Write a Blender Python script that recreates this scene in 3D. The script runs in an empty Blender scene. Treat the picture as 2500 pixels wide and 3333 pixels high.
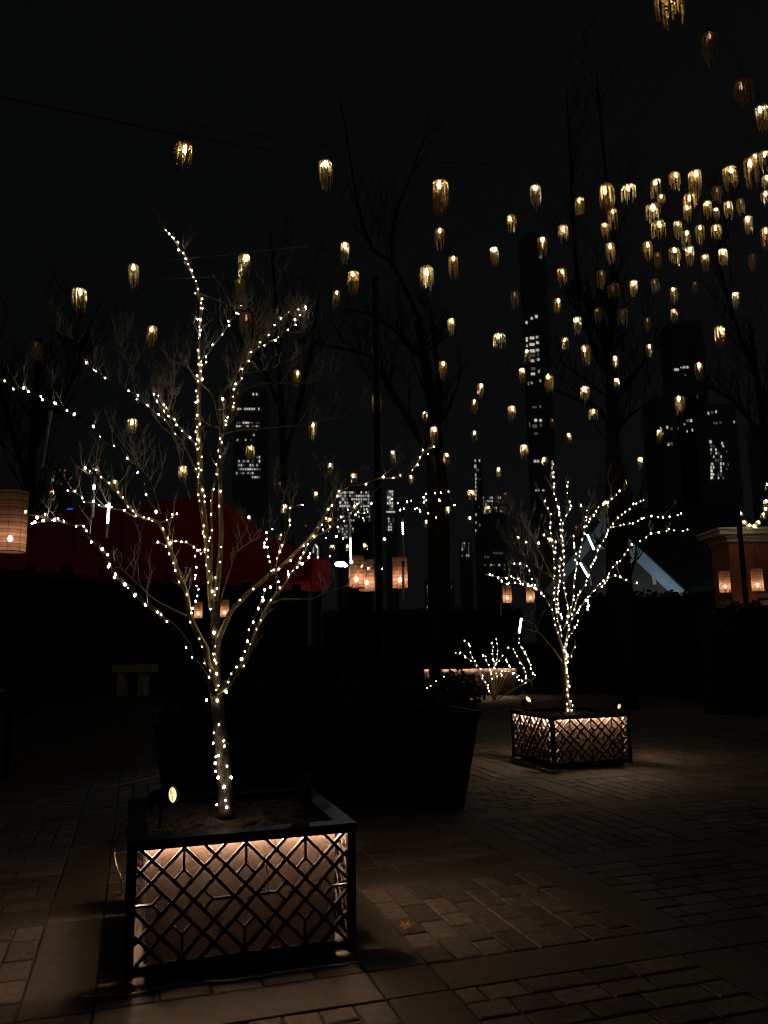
import bpy, bmesh, math, random
from mathutils import Vector, Matrix
random.seed(11)
S = bpy.context.scene
# ---------------------------------------------------------------- camera
H = 1.55
PITCH, ROLL, FPX = 0.1656, -0.0137, 2564.7          # FPX in pixels of a 2500 px wide frame
F_ = Vector((0, math.cos(PITCH), math.sin(PITCH)))
U0 = Vector((0, -math.sin(PITCH), math.cos(PITCH)))
R0 = Vector((1, 0, 0))
CX = R0 * math.cos(ROLL) + U0 * math.sin(ROLL)
CU = U0 * math.cos(ROLL) - R0 * math.sin(ROLL)
cd = bpy.data.cameras.new('camera')
cam = bpy.data.objects.new('camera', cd)
S.collection.objects.link(cam)
cd.sensor_fit = 'HORIZONTAL'
cd.sensor_width = 36.0
cd.lens = 36.0 * FPX / 2500.0
cd.clip_end = 3000
cam.matrix_world = Matrix(((CX.x, CU.x, -F_.x, 0), (CX.y, CU.y, -F_.y, 0), (CX.z, CU.z, -F_.z, H), (0, 0, 0, 1)))
S.camera = cam
# ---------------------------------------------------------------- world: dark city night sky
W = bpy.data.worlds.new('World'); S.world = W; W.use_nodes = True
nt = W.node_tree; nt.nodes.clear()
wo = nt.nodes.new('ShaderNodeOutputWorld'); bg = nt.nodes.new('ShaderNodeBackground')
tc = nt.nodes.new('ShaderNodeTexCoord'); sx = nt.nodes.new('ShaderNodeSeparateXYZ')
cr = nt.nodes.new('ShaderNodeValToRGB'); mr = nt.nodes.new('ShaderNodeMapRange')
nt.links.new(tc.outputs['Generated'], sx.inputs[0])
mr.inputs[1].default_value = -0.5; mr.inputs[2].default_value = 0.5
nt.links.new(sx.outputs['X'], mr.inputs[0]); nt.links.new(mr.outputs[0], cr.inputs[0])
cr.color_ramp.elements[0].color = (0.0020, 0.0024, 0.0025, 1)
cr.color_ramp.elements[1].color = (0.0031, 0.0032, 0.0034, 1)
mz = nt.nodes.new('ShaderNodeMapRange'); mz.inputs[1].default_value = 0.0; mz.inputs[2].default_value = .7; mz.inputs[3].default_value = 1.25; mz.inputs[4].default_value = .82
vz = nt.nodes.new('ShaderNodeVectorMath'); vz.operation = 'SCALE'
nt.links.new(sx.outputs['Z'], mz.inputs[0]); nt.links.new(cr.outputs[0], vz.inputs[0]); nt.links.new(mz.outputs[0], vz.inputs['Scale'])
nt.links.new(vz.outputs[0], bg.inputs[0]); bg.inputs[1].default_value = 1.0
nt.links.new(bg.outputs[0], wo.inputs[0])
S.view_settings.view_transform = 'Standard'; S.view_settings.look = 'None'
S.view_settings.exposure = 0.0; S.view_settings.gamma = 1.0
try:
    cy = S.cycles
    cy.max_bounces = 6; cy.diffuse_bounces = 3; cy.glossy_bounces = 2; cy.transmission_bounces = 4
    cy.transparent_max_bounces = 8; cy.sample_clamp_indirect = 1.0; cy.sample_clamp_direct = 0
    cy.filter_width = 1.15; cy.use_light_tree = True; cy.use_denoising = True; cy.caustics_reflective = False; cy.caustics_refractive = False
except Exception:
    pass

# ---------------------------------------------------------------- helpers
def ray(u, v):
    return F_ + CX * ((u - 1250) / FPX) - CU * ((v - 1666.5) / FPX)
def at(u, v, Y):
    d = ray(u, v); return Vector((0, 0, H)) + d * (Y / d.y)
def at_z(u, v, z):
    d = ray(u, v); return Vector((0, 0, H)) + d * ((z - H) / d.z)
REG = {'A': (0, 700, .51236), 'B': (550, 700, .42194), 'C': (0, 1500, .42194), 'D': (600, 1500, .48222),
       'E': (300, 2300, .57264), 'F': (1450, 1450, .5425), 'G': (1300, 2050, .36166), 'J': (1850, 300, .3918),
       'K': (1300, 500, .36166), 'M': (1050, 1050, .36166), 'N': (1600, 1050, .30139), 'Q': (2050, 1050, .27125),
       'R': (2050, 0, .27125), 'S': (0, 200, .7836), 'V': (1650, 1650, .51236), 'W': (900, 200, .7836), 'P': (0, 0, 1.0)}
def px(r, x, y):
    a, b, s = REG[r]; return a + x * s, b + y * s
def link(o): S.collection.objects.link(o); return o
def tag(o, label=None, cat=None, group=None, kind=None):
    if label: o['label'] = label
    if cat: o['category'] = cat
    if group: o['group'] = group
    if kind: o['kind'] = kind
    return o
def empty(name, loc=(0, 0, 0), rz=0.0):
    o = link(bpy.data.objects.new(name, None)); o.location = loc; o.rotation_euler = (0, 0, rz)
    o.empty_display_size = .05
    return o
class MB:
    def __init__(s): s.v = []; s.f = []; s.c = []; s.tone = 0.5
    def add(s, vs, fs):
        n = len(s.v); s.v += [tuple(v) for v in vs]; s.f += [tuple(n + i for i in f) for f in fs]
        s.c += [s.tone] * len(fs)
    def box(s, c, d, rz=0.0, M=None):
        hx, hy, hz = d[0] / 2, d[1] / 2, d[2] / 2
        vs = [Vector((x, y, z)) for z in (-hz, hz) for x, y in ((-hx, -hy), (hx, -hy), (hx, hy), (-hx, hy))]
        if rz: R = Matrix.Rotation(rz, 3, 'Z'); vs = [R @ v for v in vs]
        if M is not None: vs = [M @ v for v in vs]
        c = Vector(c)
        s.add([v + c for v in vs], [(3, 2, 1, 0), (4, 5, 6, 7), (0, 1, 5, 4), (1, 2, 6, 5), (2, 3, 7, 6), (3, 0, 4, 7)])
    def tube(s, pts, rad, n=6, cap=True):
        pts = [Vector(p) for p in pts]; m = len(pts)
        if not hasattr(rad, '__len__'): rad = [rad] * m
        base = len(s.v); up = None
        for i, p in enumerate(pts):
            t = (pts[min(i + 1, m - 1)] - pts[max(i - 1, 0)])
            if t.length < 1e-9: t = Vector((0, 0, 1))
            t.normalize()
            if up is None:
                up = t.orthogonal().normalized()
            else:
                up = (up - t * up.dot(t))
                up = up.normalized() if up.length > 1e-6 else t.orthogonal().normalized()
            w = t.cross(up)
            for k in range(n):
                a = 2 * math.pi * k / n
                s.v.append(tuple(p + (up * math.cos(a) + w * math.sin(a)) * rad[i]))
        for i in range(m - 1):
            for k in range(n):
                a = base + i * n + k; b = base + i * n + (k + 1) % n
                s.f.append((a, b, b + n, a + n)); s.c.append(s.tone)
        if cap:
            s.f.append(tuple(base + k for k in reversed(range(n)))); s.c.append(s.tone)
            s.f.append(tuple(base + (m - 1) * n + k for k in range(n))); s.c.append(s.tone)
    def lathe(s, prof, n=16, c=(0, 0, 0), M=None):
        base = len(s.v); c = Vector(c)
        for r, z in prof:
            for k in range(n):
                a = 2 * math.pi * k / n; v = Vector((r * math.cos(a), r * math.sin(a), z))
                if M is not None: v = M @ v
                s.v.append(tuple(v + c))
        for i in range(len(prof) - 1):
            for k in range(n):
                a = base + i * n + k; b = base + i * n + (k + 1) % n
                s.f.append((a, b, b + n, a + n)); s.c.append(s.tone)
    def build(s, name, mat, parent=None, origin=(0, 0, 0), smooth=False):
        me = bpy.data.meshes.new(name); o = Vector(origin)
        me.from_pydata([tuple(Vector(v) - o) for v in s.v], [], s.f)
        at_ = me.attributes.new('tone', 'FLOAT', 'FACE')
        at_.data.foreach_set('value', s.c)
        if smooth: me.polygons.foreach_set('use_smooth', [True] * len(me.polygons))
        me.update(); me.materials.append(mat)
        ob = link(bpy.data.objects.new(name, me))
        if parent is not None:
            ob.parent = parent
        else:
            ob.location = o
        return ob
def mat(name, col, rough=.7, metal=0.0, noise=0.0, nscale=8.0, bump=0.0, tone=0.0, spec=.5, coat=0.0):
    m = bpy.data.materials.new(name); m.use_nodes = True
    t = m.node_tree; b = t.nodes['Principled BSDF']
    b.inputs['Base Color'].default_value = (*col, 1); b.inputs['Roughness'].default_value = rough
    b.inputs['Metallic'].default_value = metal; b.inputs['Specular IOR Level'].default_value = spec
    cur = None
    if noise or bump:
        tcn = t.nodes.new('ShaderNodeTexCoord'); n = t.nodes.new('ShaderNodeTexNoise')
        n.inputs['Scale'].default_value = nscale; n.inputs['Detail'].default_value = 6; n.inputs['Roughness'].default_value = .6
        t.links.new(tcn.outputs['Object'], n.inputs['Vector'])
    if noise:
        r = t.nodes.new('ShaderNodeMapRange'); r.inputs[1].default_value = .3; r.inputs[2].default_value = .7
        r.inputs[3].default_value = 1 - noise; r.inputs[4].default_value = 1 + noise
        t.links.new(n.outputs['Fac'], r.inputs[0])
        mx = t.nodes.new('ShaderNodeVectorMath'); mx.operation = 'SCALE'; mx.inputs[0].default_value = col
        t.links.new(r.outputs[0], mx.inputs['Scale']); cur = mx.outputs[0]
    if tone:
        a = t.nodes.new('ShaderNodeAttribute'); a.attribute_name = 'tone'
        r2 = t.nodes.new('ShaderNodeMapRange'); r2.inputs[3].default_value = 1 - tone; r2.inputs[4].default_value = 1 + tone
        t.links.new(a.outputs['Fac'], r2.inputs[0])
        m2 = t.nodes.new('ShaderNodeVectorMath'); m2.operation = 'SCALE'; m2.inputs[0].default_value = col
        if cur is not None: t.links.new(cur, m2.inputs[0])
        t.links.new(r2.outputs[0], m2.inputs['Scale']); cur = m2.outputs[0]
    if cur is not None: t.links.new(cur, b.inputs['Base Color'])
    if bump:
        bp = t.nodes.new('ShaderNodeBump'); bp.inputs['Strength'].default_value = bump; bp.inputs['Distance'].default_value = .01
        t.links.new(n.outputs['Fac'], bp.inputs['Height']); t.links.new(bp.outputs[0], b.inputs['Normal'])
    return m
def emis(name, col, st):
    m = bpy.data.materials.new(name); m.use_nodes = True; t = m.node_tree
    b = t.nodes['Principled BSDF']; b.inputs['Base Color'].default_value = (*[c * .5 for c in col], 1)
    b.inputs['Emission Color'].default_value = (*col, 1); b.inputs['Emission Strength'].default_value = st
    return m
def cloth(name, col, trans=.5, see=0.0, line=0.0):
    """thin sheet that lets light through: diffuse + translucent, a share of small open gaps"""
    m = bpy.data.materials.new(name); m.use_nodes = True; t = m.node_tree; t.nodes.clear()
    out = t.nodes.new('ShaderNodeOutputMaterial'); d = t.nodes.new('ShaderNodeBsdfDiffuse'); tr = t.nodes.new('ShaderNodeBsdfTranslucent')
    mx = t.nodes.new('ShaderNodeMixShader'); mx.inputs[0].default_value = trans
    d.inputs[0].default_value = (*col, 1); tr.inputs[0].default_value = (*col, 1)
    if line:
        tcn = t.nodes.new('ShaderNodeTexCoord'); sp = t.nodes.new('ShaderNodeSeparateXYZ'); mu = t.nodes.new('ShaderNodeMath'); mu.operation = 'MULTIPLY'
        mu.inputs[1].default_value = line; si = t.nodes.new('ShaderNodeMath'); si.operation = 'SINE'
        n = t.nodes.new('ShaderNodeTexNoise'); n.inputs['Scale'].default_value = 30
        ad = t.nodes.new('ShaderNodeMath'); ad.operation = 'ADD'
        mrn = t.nodes.new('ShaderNodeMapRange'); mrn.inputs[1].default_value = -1.0; mrn.inputs[2].default_value = 2.0; mrn.inputs[3].default_value = .55; mrn.inputs[4].default_value = 1.1
        t.links.new(tcn.outputs['Object'], sp.inputs[0]); t.links.new(sp.outputs['Z'], mu.inputs[0]); t.links.new(mu.outputs[0], si.inputs[0])
        t.links.new(tcn.outputs['Object'], n.inputs['Vector'])
        t.links.new(si.outputs[0], ad.inputs[0]); t.links.new(n.outputs['Fac'], ad.inputs[1]); t.links.new(ad.outputs[0], mrn.inputs[0])
        vm = t.nodes.new('ShaderNodeVectorMath'); vm.operation = 'SCALE'; vm.inputs[0].default_value = col
        t.links.new(mrn.outputs[0], vm.inputs['Scale']); t.links.new(vm.outputs[0], d.inputs[0]); t.links.new(vm.outputs[0], tr.inputs[0])
    t.links.new(d.outputs[0], mx.inputs[1]); t.links.new(tr.outputs[0], mx.inputs[2])
    last = mx
    if see:
        tp = t.nodes.new('ShaderNodeBsdfTransparent'); m2 = t.nodes.new('ShaderNodeMixShader'); m2.inputs[0].default_value = see
        t.links.new(mx.outputs[0], m2.inputs[1]); t.links.new(tp.outputs[0], m2.inputs[2]); last = m2
    t.links.new(last.outputs[0], out.inputs[0])
    return m
M = dict(
    ground=mat('ground_dirt', (.035, .032, .028), .95, noise=.4, nscale=1.5, bump=.3),
    paver=mat('clay_paver', (.102, .086, .066), .82, noise=.35, nscale=22, bump=.7, tone=.38, spec=.3),
    slab=mat('stone_slab', (.078, .067, .05), .8, noise=.22, nscale=14, bump=.25, tone=.15, spec=.3),
    black=mat('black_painted_steel', (.006, .006, .006), .6, noise=.3, nscale=30, spec=.12),
    lattice=mat('lattice_steel', (.042, .036, .029), .5, noise=.2, nscale=40, spec=.3),
    panel=mat('planter_panel', (.036, .027, .0195), .6, noise=.35, nscale=9, bump=.15, spec=.3),
    soil=mat('mulch', (.09, .055, .03), 1.0, noise=.6, nscale=25, bump=1.0),
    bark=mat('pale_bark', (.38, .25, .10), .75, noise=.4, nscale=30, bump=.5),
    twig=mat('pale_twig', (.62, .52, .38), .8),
    bark_shaded=mat('shaded_bark', (.06, .037, .016), .85, noise=.45, nscale=30, bump=.7),  # bark with the shade of trunk and dim limbs put into its colour
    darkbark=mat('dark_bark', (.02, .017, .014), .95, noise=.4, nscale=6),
    wire=mat('green_wire', (.03, .035, .02), .6),
    cable=mat('black_cable', (.012, .012, .012), .7),
    pale=mat('pale_cord', (.42, .36, .28), .6, noise=.3, nscale=60),
    clear=mat('clear_tube', (.5, .48, .42), .3),
    red=cloth('red_canvas', (.50, .055, .055), .35),
    wall=mat('night_wall', (.008, .008, .008), .95, noise=.3, nscale=2),
    tower=mat('tower_wall', (.6, .6, .62), .9),
    hedge=mat('hedge_leaf', (.02, .026, .014), .9),
    brick=mat('red_brick', (.42, .14, .065), .85, noise=.25, nscale=5, bump=.3),
    stone=mat('pale_stone', (.6, .5, .36), .8, noise=.2, nscale=6),
    fascia=mat('pale_fascia', (.55, .62, .66), .6, noise=.15, nscale=3),
    stucco=mat('gable_stucco', (.06, .045, .034), .85, noise=.35, nscale=1.6),
    roof=mat('slate_roof', (.07, .11, .12), .8, noise=.3, nscale=2.5),
    leaf=mat('dry_leaf', (.42, .17, .05), .8, noise=.3, nscale=40),
    bead=None,
    bulb_cool=emis('fairy_bulb_white', (1.0, .93, .78), 24),
    bulb_far=emis('fairy_bulb_far', (1.0, .92, .74), 16),
    bulb_amber=emis('fairy_bulb_amber', (1.0, .80, .42), 14),
    strip=emis('warm_led_strip', (1.0, .63, .42), 280),
    tube_lit=emis('meteor_led', (.95, 1.0, .92), 12),
    flood=emis('flood_lens', (.75, .88, 1.0), 50),
    lens=emis('spot_lens', (1.0, .86, .45), 1.15),
    lant=emis('lantern_bulb', (1.0, .60, .38), 42),
    p_b=emis('pendant_bulb_bright', (1.0, .88, .62), 75),
    p_w=emis('pendant_bulb_white', (1.0, .97, .90), 70),
    p_g=emis('pendant_bulb_gold', (1.0, .74, .36), 48),
    p_d=emis('pendant_bulb_dim', (1.0, .55, .34), .8),
    p_x=emis('pendant_bulb_nearly_out', (.8, .6, .3), .12),
    win_w=emis('lit_window_white', (1.0, .93, .78), .5),
    win_b=emis('lit_window_blue', (.62, .8, 1.0), .35),
    win_d=emis('lit_window_dim', (.9, .8, .65), .07),
    win_r=emis('red_beacon', (1.0, .16, .06), .5),
    sign=emis('blue_sign', (.02, .09, .9), .9),
)
def bead_mat():
    m = bpy.data.materials.new('gold_glass_bead'); m.use_nodes = True; t = m.node_tree; t.nodes.clear()
    out = t.nodes.new('ShaderNodeOutputMaterial'); d = t.nodes.new('ShaderNodeBsdfTranslucent'); g = t.nodes.new('ShaderNodeBsdfGlossy')
    df = t.nodes.new('ShaderNodeBsdfDiffuse'); m0 = t.nodes.new('ShaderNodeMixShader'); m0.inputs[0].default_value = .4
    mx = t.nodes.new('ShaderNodeMixShader'); mx.inputs[0].default_value = .25
    d.inputs[0].default_value = (.95, .70, .30, 1); df.inputs[0].default_value = (.85, .62, .26, 1)
    g.inputs[0].default_value = (1, .85, .6, 1); g.inputs['Roughness'].default_value = .3
    t.links.new(d.outputs[0], m0.inputs[1]); t.links.new(df.outputs[0], m0.inputs[2])
    t.links.new(m0.outputs[0], mx.inputs[1]); t.links.new(g.outputs[0], mx.inputs[2]); t.links.new(mx.outputs[0], out.inputs[0])
    return m
M['bead'] = bead_mat()
M['lantern'] = cloth('woven_lantern_shade', (.72, .46, .33), .62, see=.12, line=110)

# ================================================================ GROUND
YAW = 0.305
ca, sa = math.cos(YAW), math.sin(YAW)
def L2W(x, y, z=0.0): return Vector((x * ca - y * sa, x * sa + y * ca, z))
g = MB(); g.add([(-900, -40, -.02), (900, -40, -.02), (900, 1600, -.02), (-900, 1600, -.02)], [(0, 1, 2, 3)])
tag(g.build('ground', M['ground']), kind='structure')
bed = MB(); pv = MB(); sl = MB()
PER, BW, X0, Y0 = 1.545, .31, 1.12, 3.62
i0, i1, j0, j1 = -6, 8, -2, 12
c4 = [L2W(X0 + i0 * PER - .02, Y0 + j0 * PER - .02, -.012), L2W(X0 + i1 * PER, Y0 + j0 * PER - .02, -.012), L2W(X0 + i1 * PER, Y0 + j1 * PER, -.012), L2W(X0 + i0 * PER - .02, Y0 + j1 * PER, -.012)]
bed.add(c4, [(0, 1, 2, 3)])
tag(bed.build('mortar_bed', M['ground']), kind='structure')
def paver(mb, x0, y0, x1, y1, gap=.006, bev=.007, jit=.0015):
    x0 += gap / 2; y0 += gap / 2; x1 -= gap / 2; y1 -= gap / 2
    if x1 - x0 < .03 or y1 - y0 < .03: return
    j = [random.uniform(-jit, jit) for _ in range(8)]
    z = random.uniform(-.0022, .001); mb.tone = random.random()
    o = [(x0 + j[0], y0 + j[1]), (x1 + j[2], y0 + j[3]), (x1 + j[4], y1 + j[5]), (x0 + j[6], y1 + j[7])]
    cxm, cym = (x0 + x1) / 2, (y0 + y1) / 2
    inn = [(x + (bev if x < cxm else -bev), y + (bev if y < cym else -bev)) for x, y in o]
    vs = [L2W(x, y, -.012) for x, y in o] + [L2W(x, y, -.004 + z) for x, y in o] + [L2W(x, y, z) for x, y in inn]
    mb.add(vs, [(8, 9, 10, 11)] + [(4 + k, 4 + (k + 1) % 4, 8 + (k + 1) % 4, 8 + k) for k in range(4)] + [(k, (k + 1) % 4, 4 + (k + 1) % 4, 4 + k) for k in range(4)])
for i in range(i0, i1):
    for j in range(j0, j1):
        x = X0 + i * PER; y = Y0 + j * PER
        paver(sl, x, y, x + BW, y + BW, .008, .004, .0005)
        paver(sl, x, y + BW, x + BW, y + PER, .008, .004, .0005)
        paver(sl, x + BW, y, x + PER, y + BW, .008, .004, .0005)
        px0, py0, n = x + BW, y + BW, 8
        wd = (PER - BW) / n; Lp = PER - BW
        for k in range(n):
            a = 0.0; first = True
            while a < Lp - .01:
                ln = random.uniform(.2, .34)
                if first: ln = random.choice((.12, .2, .28)); first = False
                b = a + ln
                if Lp - b < .1: b = Lp
                if (i + j) % 2 == 0: paver(pv, px0 + k * wd, py0 + a, px0 + (k + 1) * wd, py0 + b, .012, .007, .003)
                else: paver(pv, px0 + a, py0 + k * wd, px0 + b, py0 + (k + 1) * wd, .012, .007, .003)
                a = b
tag(pv.build('brick_paving', M['paver']), kind='structure')
tag(sl.build('slab_paving', M['slab']), kind='structure')

# ================================================================ LATTICE PLANTERS
def lattice_mesh(w, h, mirror_cells=True):
    """fretwork in the x-z plane, x in 0..w, z in 0..h, depth towards +y"""
    mb = MB(); sc = h / 1476.0; per = 840 * sc; cx = w / 2
    def bar(p, q, wd, y0):
        (x0, z0), (x1, z1) = p, q
        # clip to the rectangle
        t0, t1 = 0.0, 1.0; dx, dz = x1 - x0, z1 - z0
        for pp, qq in ((-dx, x0), (dx, w - x0), (-dz, z0), (dz, h - z0)):
            if abs(pp) < 1e-9:
                if qq < 0: return
                continue
            r = qq / pp
            if pp < 0: t0 = max(t0, r)
            else: t1 = min(t1, r)
        if t1 - t0 < 1e-4: return
        a = Vector((x0 + dx * t0, 0, z0 + dz * t0)); b = Vector((x0 + dx * t1, 0, z0 + dz * t1))
        d = (b - a); ln = d.length
        if ln < .01: return
        d.normalize(); n = Vector((-d.z, 0, d.x)) * wd / 2; dep = .025 + random.uniform(0, .002)
        y0 += random.uniform(0, .002)
        vs = [a - n, b - n, b + n, a + n]; vs = [v + Vector((0, y0, 0)) for v in vs] + [v + Vector((0, y0 + dep, 0)) for v in vs]
        mb.add(vs, [(0, 1, 2, 3), (7, 6, 5, 4), (0, 4, 5, 1), (1, 5, 6, 2), (2, 6, 7, 3), (3, 7, 4, 0)])
    def T(x, y): return (cx + x * sc, h - (y - 377) * sc)
    W1, W2 = .0148, .010
    for k in range(-5, 6):
        ox = k * 840
        for c in (960, 410):
            bar(T(ox + 377 - c, 377), T(ox + 1853 - c, 1853), W1, 0)
            bar(T(ox - (377 - c), 377), T(ox - (1853 - c), 1853), W1, .0025)
        if -3 < k < 3:
            bar(T(ox, 377), T(ox, 700), W2 * 1.1, .004); bar(T(ox, 1853), T(ox, 1530), W2 * 1.1, .004)
            for s_ in (-1, 1):
                bar(T(ox, 700), T(ox + s_ * 130, 830), W2, .006); bar(T(ox, 1530), T(ox + s_ * 130, 1400), W2, .006)
    for s_ in (-1, 1):
        for base in (0, 840):
            b0 = s_ * base
            # cell between centre bar (or next bar) and the one further out
            if base == 0:
                a = [(155, 1115), (440, 1115), (560, 995), (560, 1235)]
            else:
                a = [(840 + 685, 1115), (840 + 400, 1115), (840 + 280, 995), (840 + 280, 1235)]
                b0 = 0
            bar(T(b0 + s_ * a[0][0], a[0][1]), T(b0 + s_ * a[1][0], a[1][1]), W2, .005)
            for q in a[2:]:
                bar(T(b0 + s_ * a[1][0], a[1][1]), T(b0 + s_ * q[0], q[1]), W2, .006)
    return mb
def planter(root, w, d, h, lit=(1, 1, 1, 1), foot=.035):
    po, rl = .042, .036
    fr = MB()
    for x in (po / 2, w - po / 2):
        for y in (po / 2, d - po / 2):
            fr.box((x, y, h / 2), (po, po, h - .034))
    for y in (po / 2 + .001, d - po / 2 - .001):
        fr.box((w / 2, y, foot + rl / 2), (w - 2 * po + .004, po - .006, rl))
    for x in (po / 2 + .001, w - po / 2 - .001):
        fr.box((x, d / 2, foot + rl / 2), (po - .006, d - 2 * po + .004, rl))
    fr.build('frame', M['black'], root)
    rim = MB(); rt, rw = .030, .100
    zt = h - rt / 2
    rim.box((w / 2, rw / 2 - .006, zt), (w + .012, rw, rt)); rim.box((w / 2, d - rw / 2 + .006, zt), (w + .012, rw, rt))
    rim.box((rw / 2 - .006, d / 2, zt - .001), (rw, d - 2 * rw + .012, rt)); rim.box((w - rw / 2 + .006, d / 2, zt - .001), (rw, d - 2 * rw + .012, rt))
    for y in (.008, d - .008): rim.box((w / 2, y, h - rt - .009), (w - 2 * po, .014, .018))
    for x in (.008, w - .008): rim.box((x, d / 2, h - rt - .009), (.014, d - 2 * po, .018))
    rim.build('rim', M['black'], root)
    lh = h - rt - foot - rl - .010
    for k, (o, rz, ww) in enumerate((((po, .003, 0), 0, w - 2 * po), ((w - .003, po, 0), math.pi / 2, d - 2 * po),
                                     ((w - po, d - .003, 0), math.pi, w - 2 * po), ((.003, d - po, 0), -math.pi / 2, d - 2 * po))):
        lb = lattice_mesh(ww, lh); ob = lb.build('lattice_panel', M['lattice'], root)
        ob.location = (o[0], o[1], foot + rl); ob.rotation_euler = (0, 0, rz)
        if lit[k]:
            st = MB(); st.box((ww / 2, 0, 0), (ww - .02, .010, .006))
            so = st.build('light_strip', M['strip'], root)
            off = Matrix.Rotation(rz, 3, 'Z') @ Vector((0, .047, 0))
            so.location = (o[0] + off.x, o[1] + off.y, h - rt - .008); so.rotation_euler = (0, 0, rz)
    ib = MB(); q = .09
    x0, x1, y0, y1 = q, w - q, q, d - q; zb, ztop = foot + .012, h - rt + .002
    for a, b in (((x0, y0), (x1, y0)), ((x1, y0), (x1, y1)), ((x1, y1), (x0, y1)), ((x0, y1), (x0, y0))):
        ib.add([(a[0], a[1], zb), (b[0], b[1], zb), (b[0], b[1], ztop), (a[0], a[1], ztop)], [(0, 1, 2, 3)])
    ib.add([(x0, y0, zb), (x1, y0, zb), (x1, y1, zb), (x0, y1, zb)], [(3, 2, 1, 0)])
    for a, b in (((x0, .04), (x1, y0)), ((x0, y1), (x1, d - .04)), ((.04, y0), (x0, y1)), ((x1, y0), (w - .04, y1))):
        ib.add([(a[0], a[1], zb), (b[0], a[1], zb), (b[0], b[1], zb), (a[0], b[1], zb)], [(0, 1, 2, 3)])
    ib.build('inner_box', M['panel'], root)
    so = MB(); n = 26; gx = [rw - .01 + (w - 2 * rw + .02) * i / n for i in range(n + 1)]; gy = [rw - .01 + (d - 2 * rw + .02) * i / n for i in range(n + 1)]
    vs = []
    for b in gy:
        for a in gx:
            r2 = ((a - w / 2) / w) ** 2 + ((b - d / 2) / d) ** 2
            vs.append((a, b, h - .05 + .035 * math.exp(-r2 * 14) + random.uniform(-.012, .012)))
    so.add(vs, [(j * (n + 1) + i, j * (n + 1) + i + 1, (j + 1) * (n + 1) + i + 1, (j + 1) * (n + 1) + i) for j in range(n) for i in range(n)])
    for _ in range(260):
        a, b = random.uniform(rw, w - rw), random.uniform(rw, d - rw)
        Mx = Matrix.Rotation(random.uniform(0, 6.3), 3, 'Z') @ Matrix.Rotation(random.uniform(-.5, .5), 3, 'X')
        so.box((a, b, h - .038 + .02 * random.random()), (random.uniform(.02, .05), random.uniform(.008, .016), .004), M=Mx)
    so.build('mulch', M['soil'], root)
P1 = empty('lattice_planter', (-1.2384, 3.957, 0), .3099); planter(P1, 1.1223, 1.1223, .637)
tag(P1, 'square black fretwork planter glowing warm inside, holding the nearer tree', 'planter', 'lattice planters with trees')
P2 = empty('lattice_planter', (2.0341, 10.037, 0), .2995); planter(P2, 1.12, 1.133, .637)
tag(P2, 'square black fretwork planter glowing warm inside, holding the smaller, farther tree', 'planter', 'lattice planters with trees')
PH = .6

# ================================================================ TREES WITH STRING LIGHTS
# bulb meshes
def bulb_mesh(name, r, m, st=1.35):
    bm = bmesh.new(); bmesh.ops.create_icosphere(bm, subdivisions=1, radius=r)
    for v in bm.verts: v.co.z *= st
    me = bpy.data.meshes.new(name); bm.to_mesh(me); bm.free(); me.materials.append(m)
    me.polygons.foreach_set('use_smooth', [True] * len(me.polygons)); return me
BM_N = bulb_mesh('bulb', .0055, M['bulb_cool']); BM_NS = bulb_mesh('bulb', .0042, M['bulb_amber'], 1.7)
BM_F = bulb_mesh('bulb', .0082, M['bulb_far'], 1.9); BM_FA = bulb_mesh('bulb', .0070, M['bulb_amber'], 1.9)
def poly3(reg, pts, Ya, Yb, curve=1.0):
    q = [px(reg, *p) for p in pts]
    ds = [0.0]
    for a, b in zip(q, q[1:]): ds.append(ds[-1] + math.hypot(a[0] - b[0], a[1] - b[1]))
    return [at(p[0], p[1], Ya + (Yb - Ya) * (s / ds[-1]) ** curve) for p, s in zip(q, ds)]
def smooth_path(pts, sub=3):
    out = []
    n = len(pts)
    for i in range(n - 1):
        p0 = pts[max(i - 1, 0)]; p1 = pts[i]; p2 = pts[i + 1]; p3 = pts[min(i + 2, n - 1)]
        for k in range(sub):
            t = k / sub
            out.append(.5 * ((2 * p1) + (p2 - p0) * t + (2 * p0 - 5 * p1 + 4 * p2 - p3) * t * t + (3 * p1 - p0 - 3 * p2 + p3) * t ** 3))
    out.append(pts[-1]); return out
def walk(path, step, jit=.25):
    """points every ~step metres"""
    res = []; need = step * random.random(); acc = 0
    for a, b in zip(path, path[1:]):
        l = (b - a).length; pos = 0
        while acc + (l - pos) >= need:
            pos += need - acc; res.append(a.lerp(b, pos / l)); acc = 0; need = step * random.uniform(1 - jit, 1 + jit)
        acc += l - pos
    return res
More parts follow.
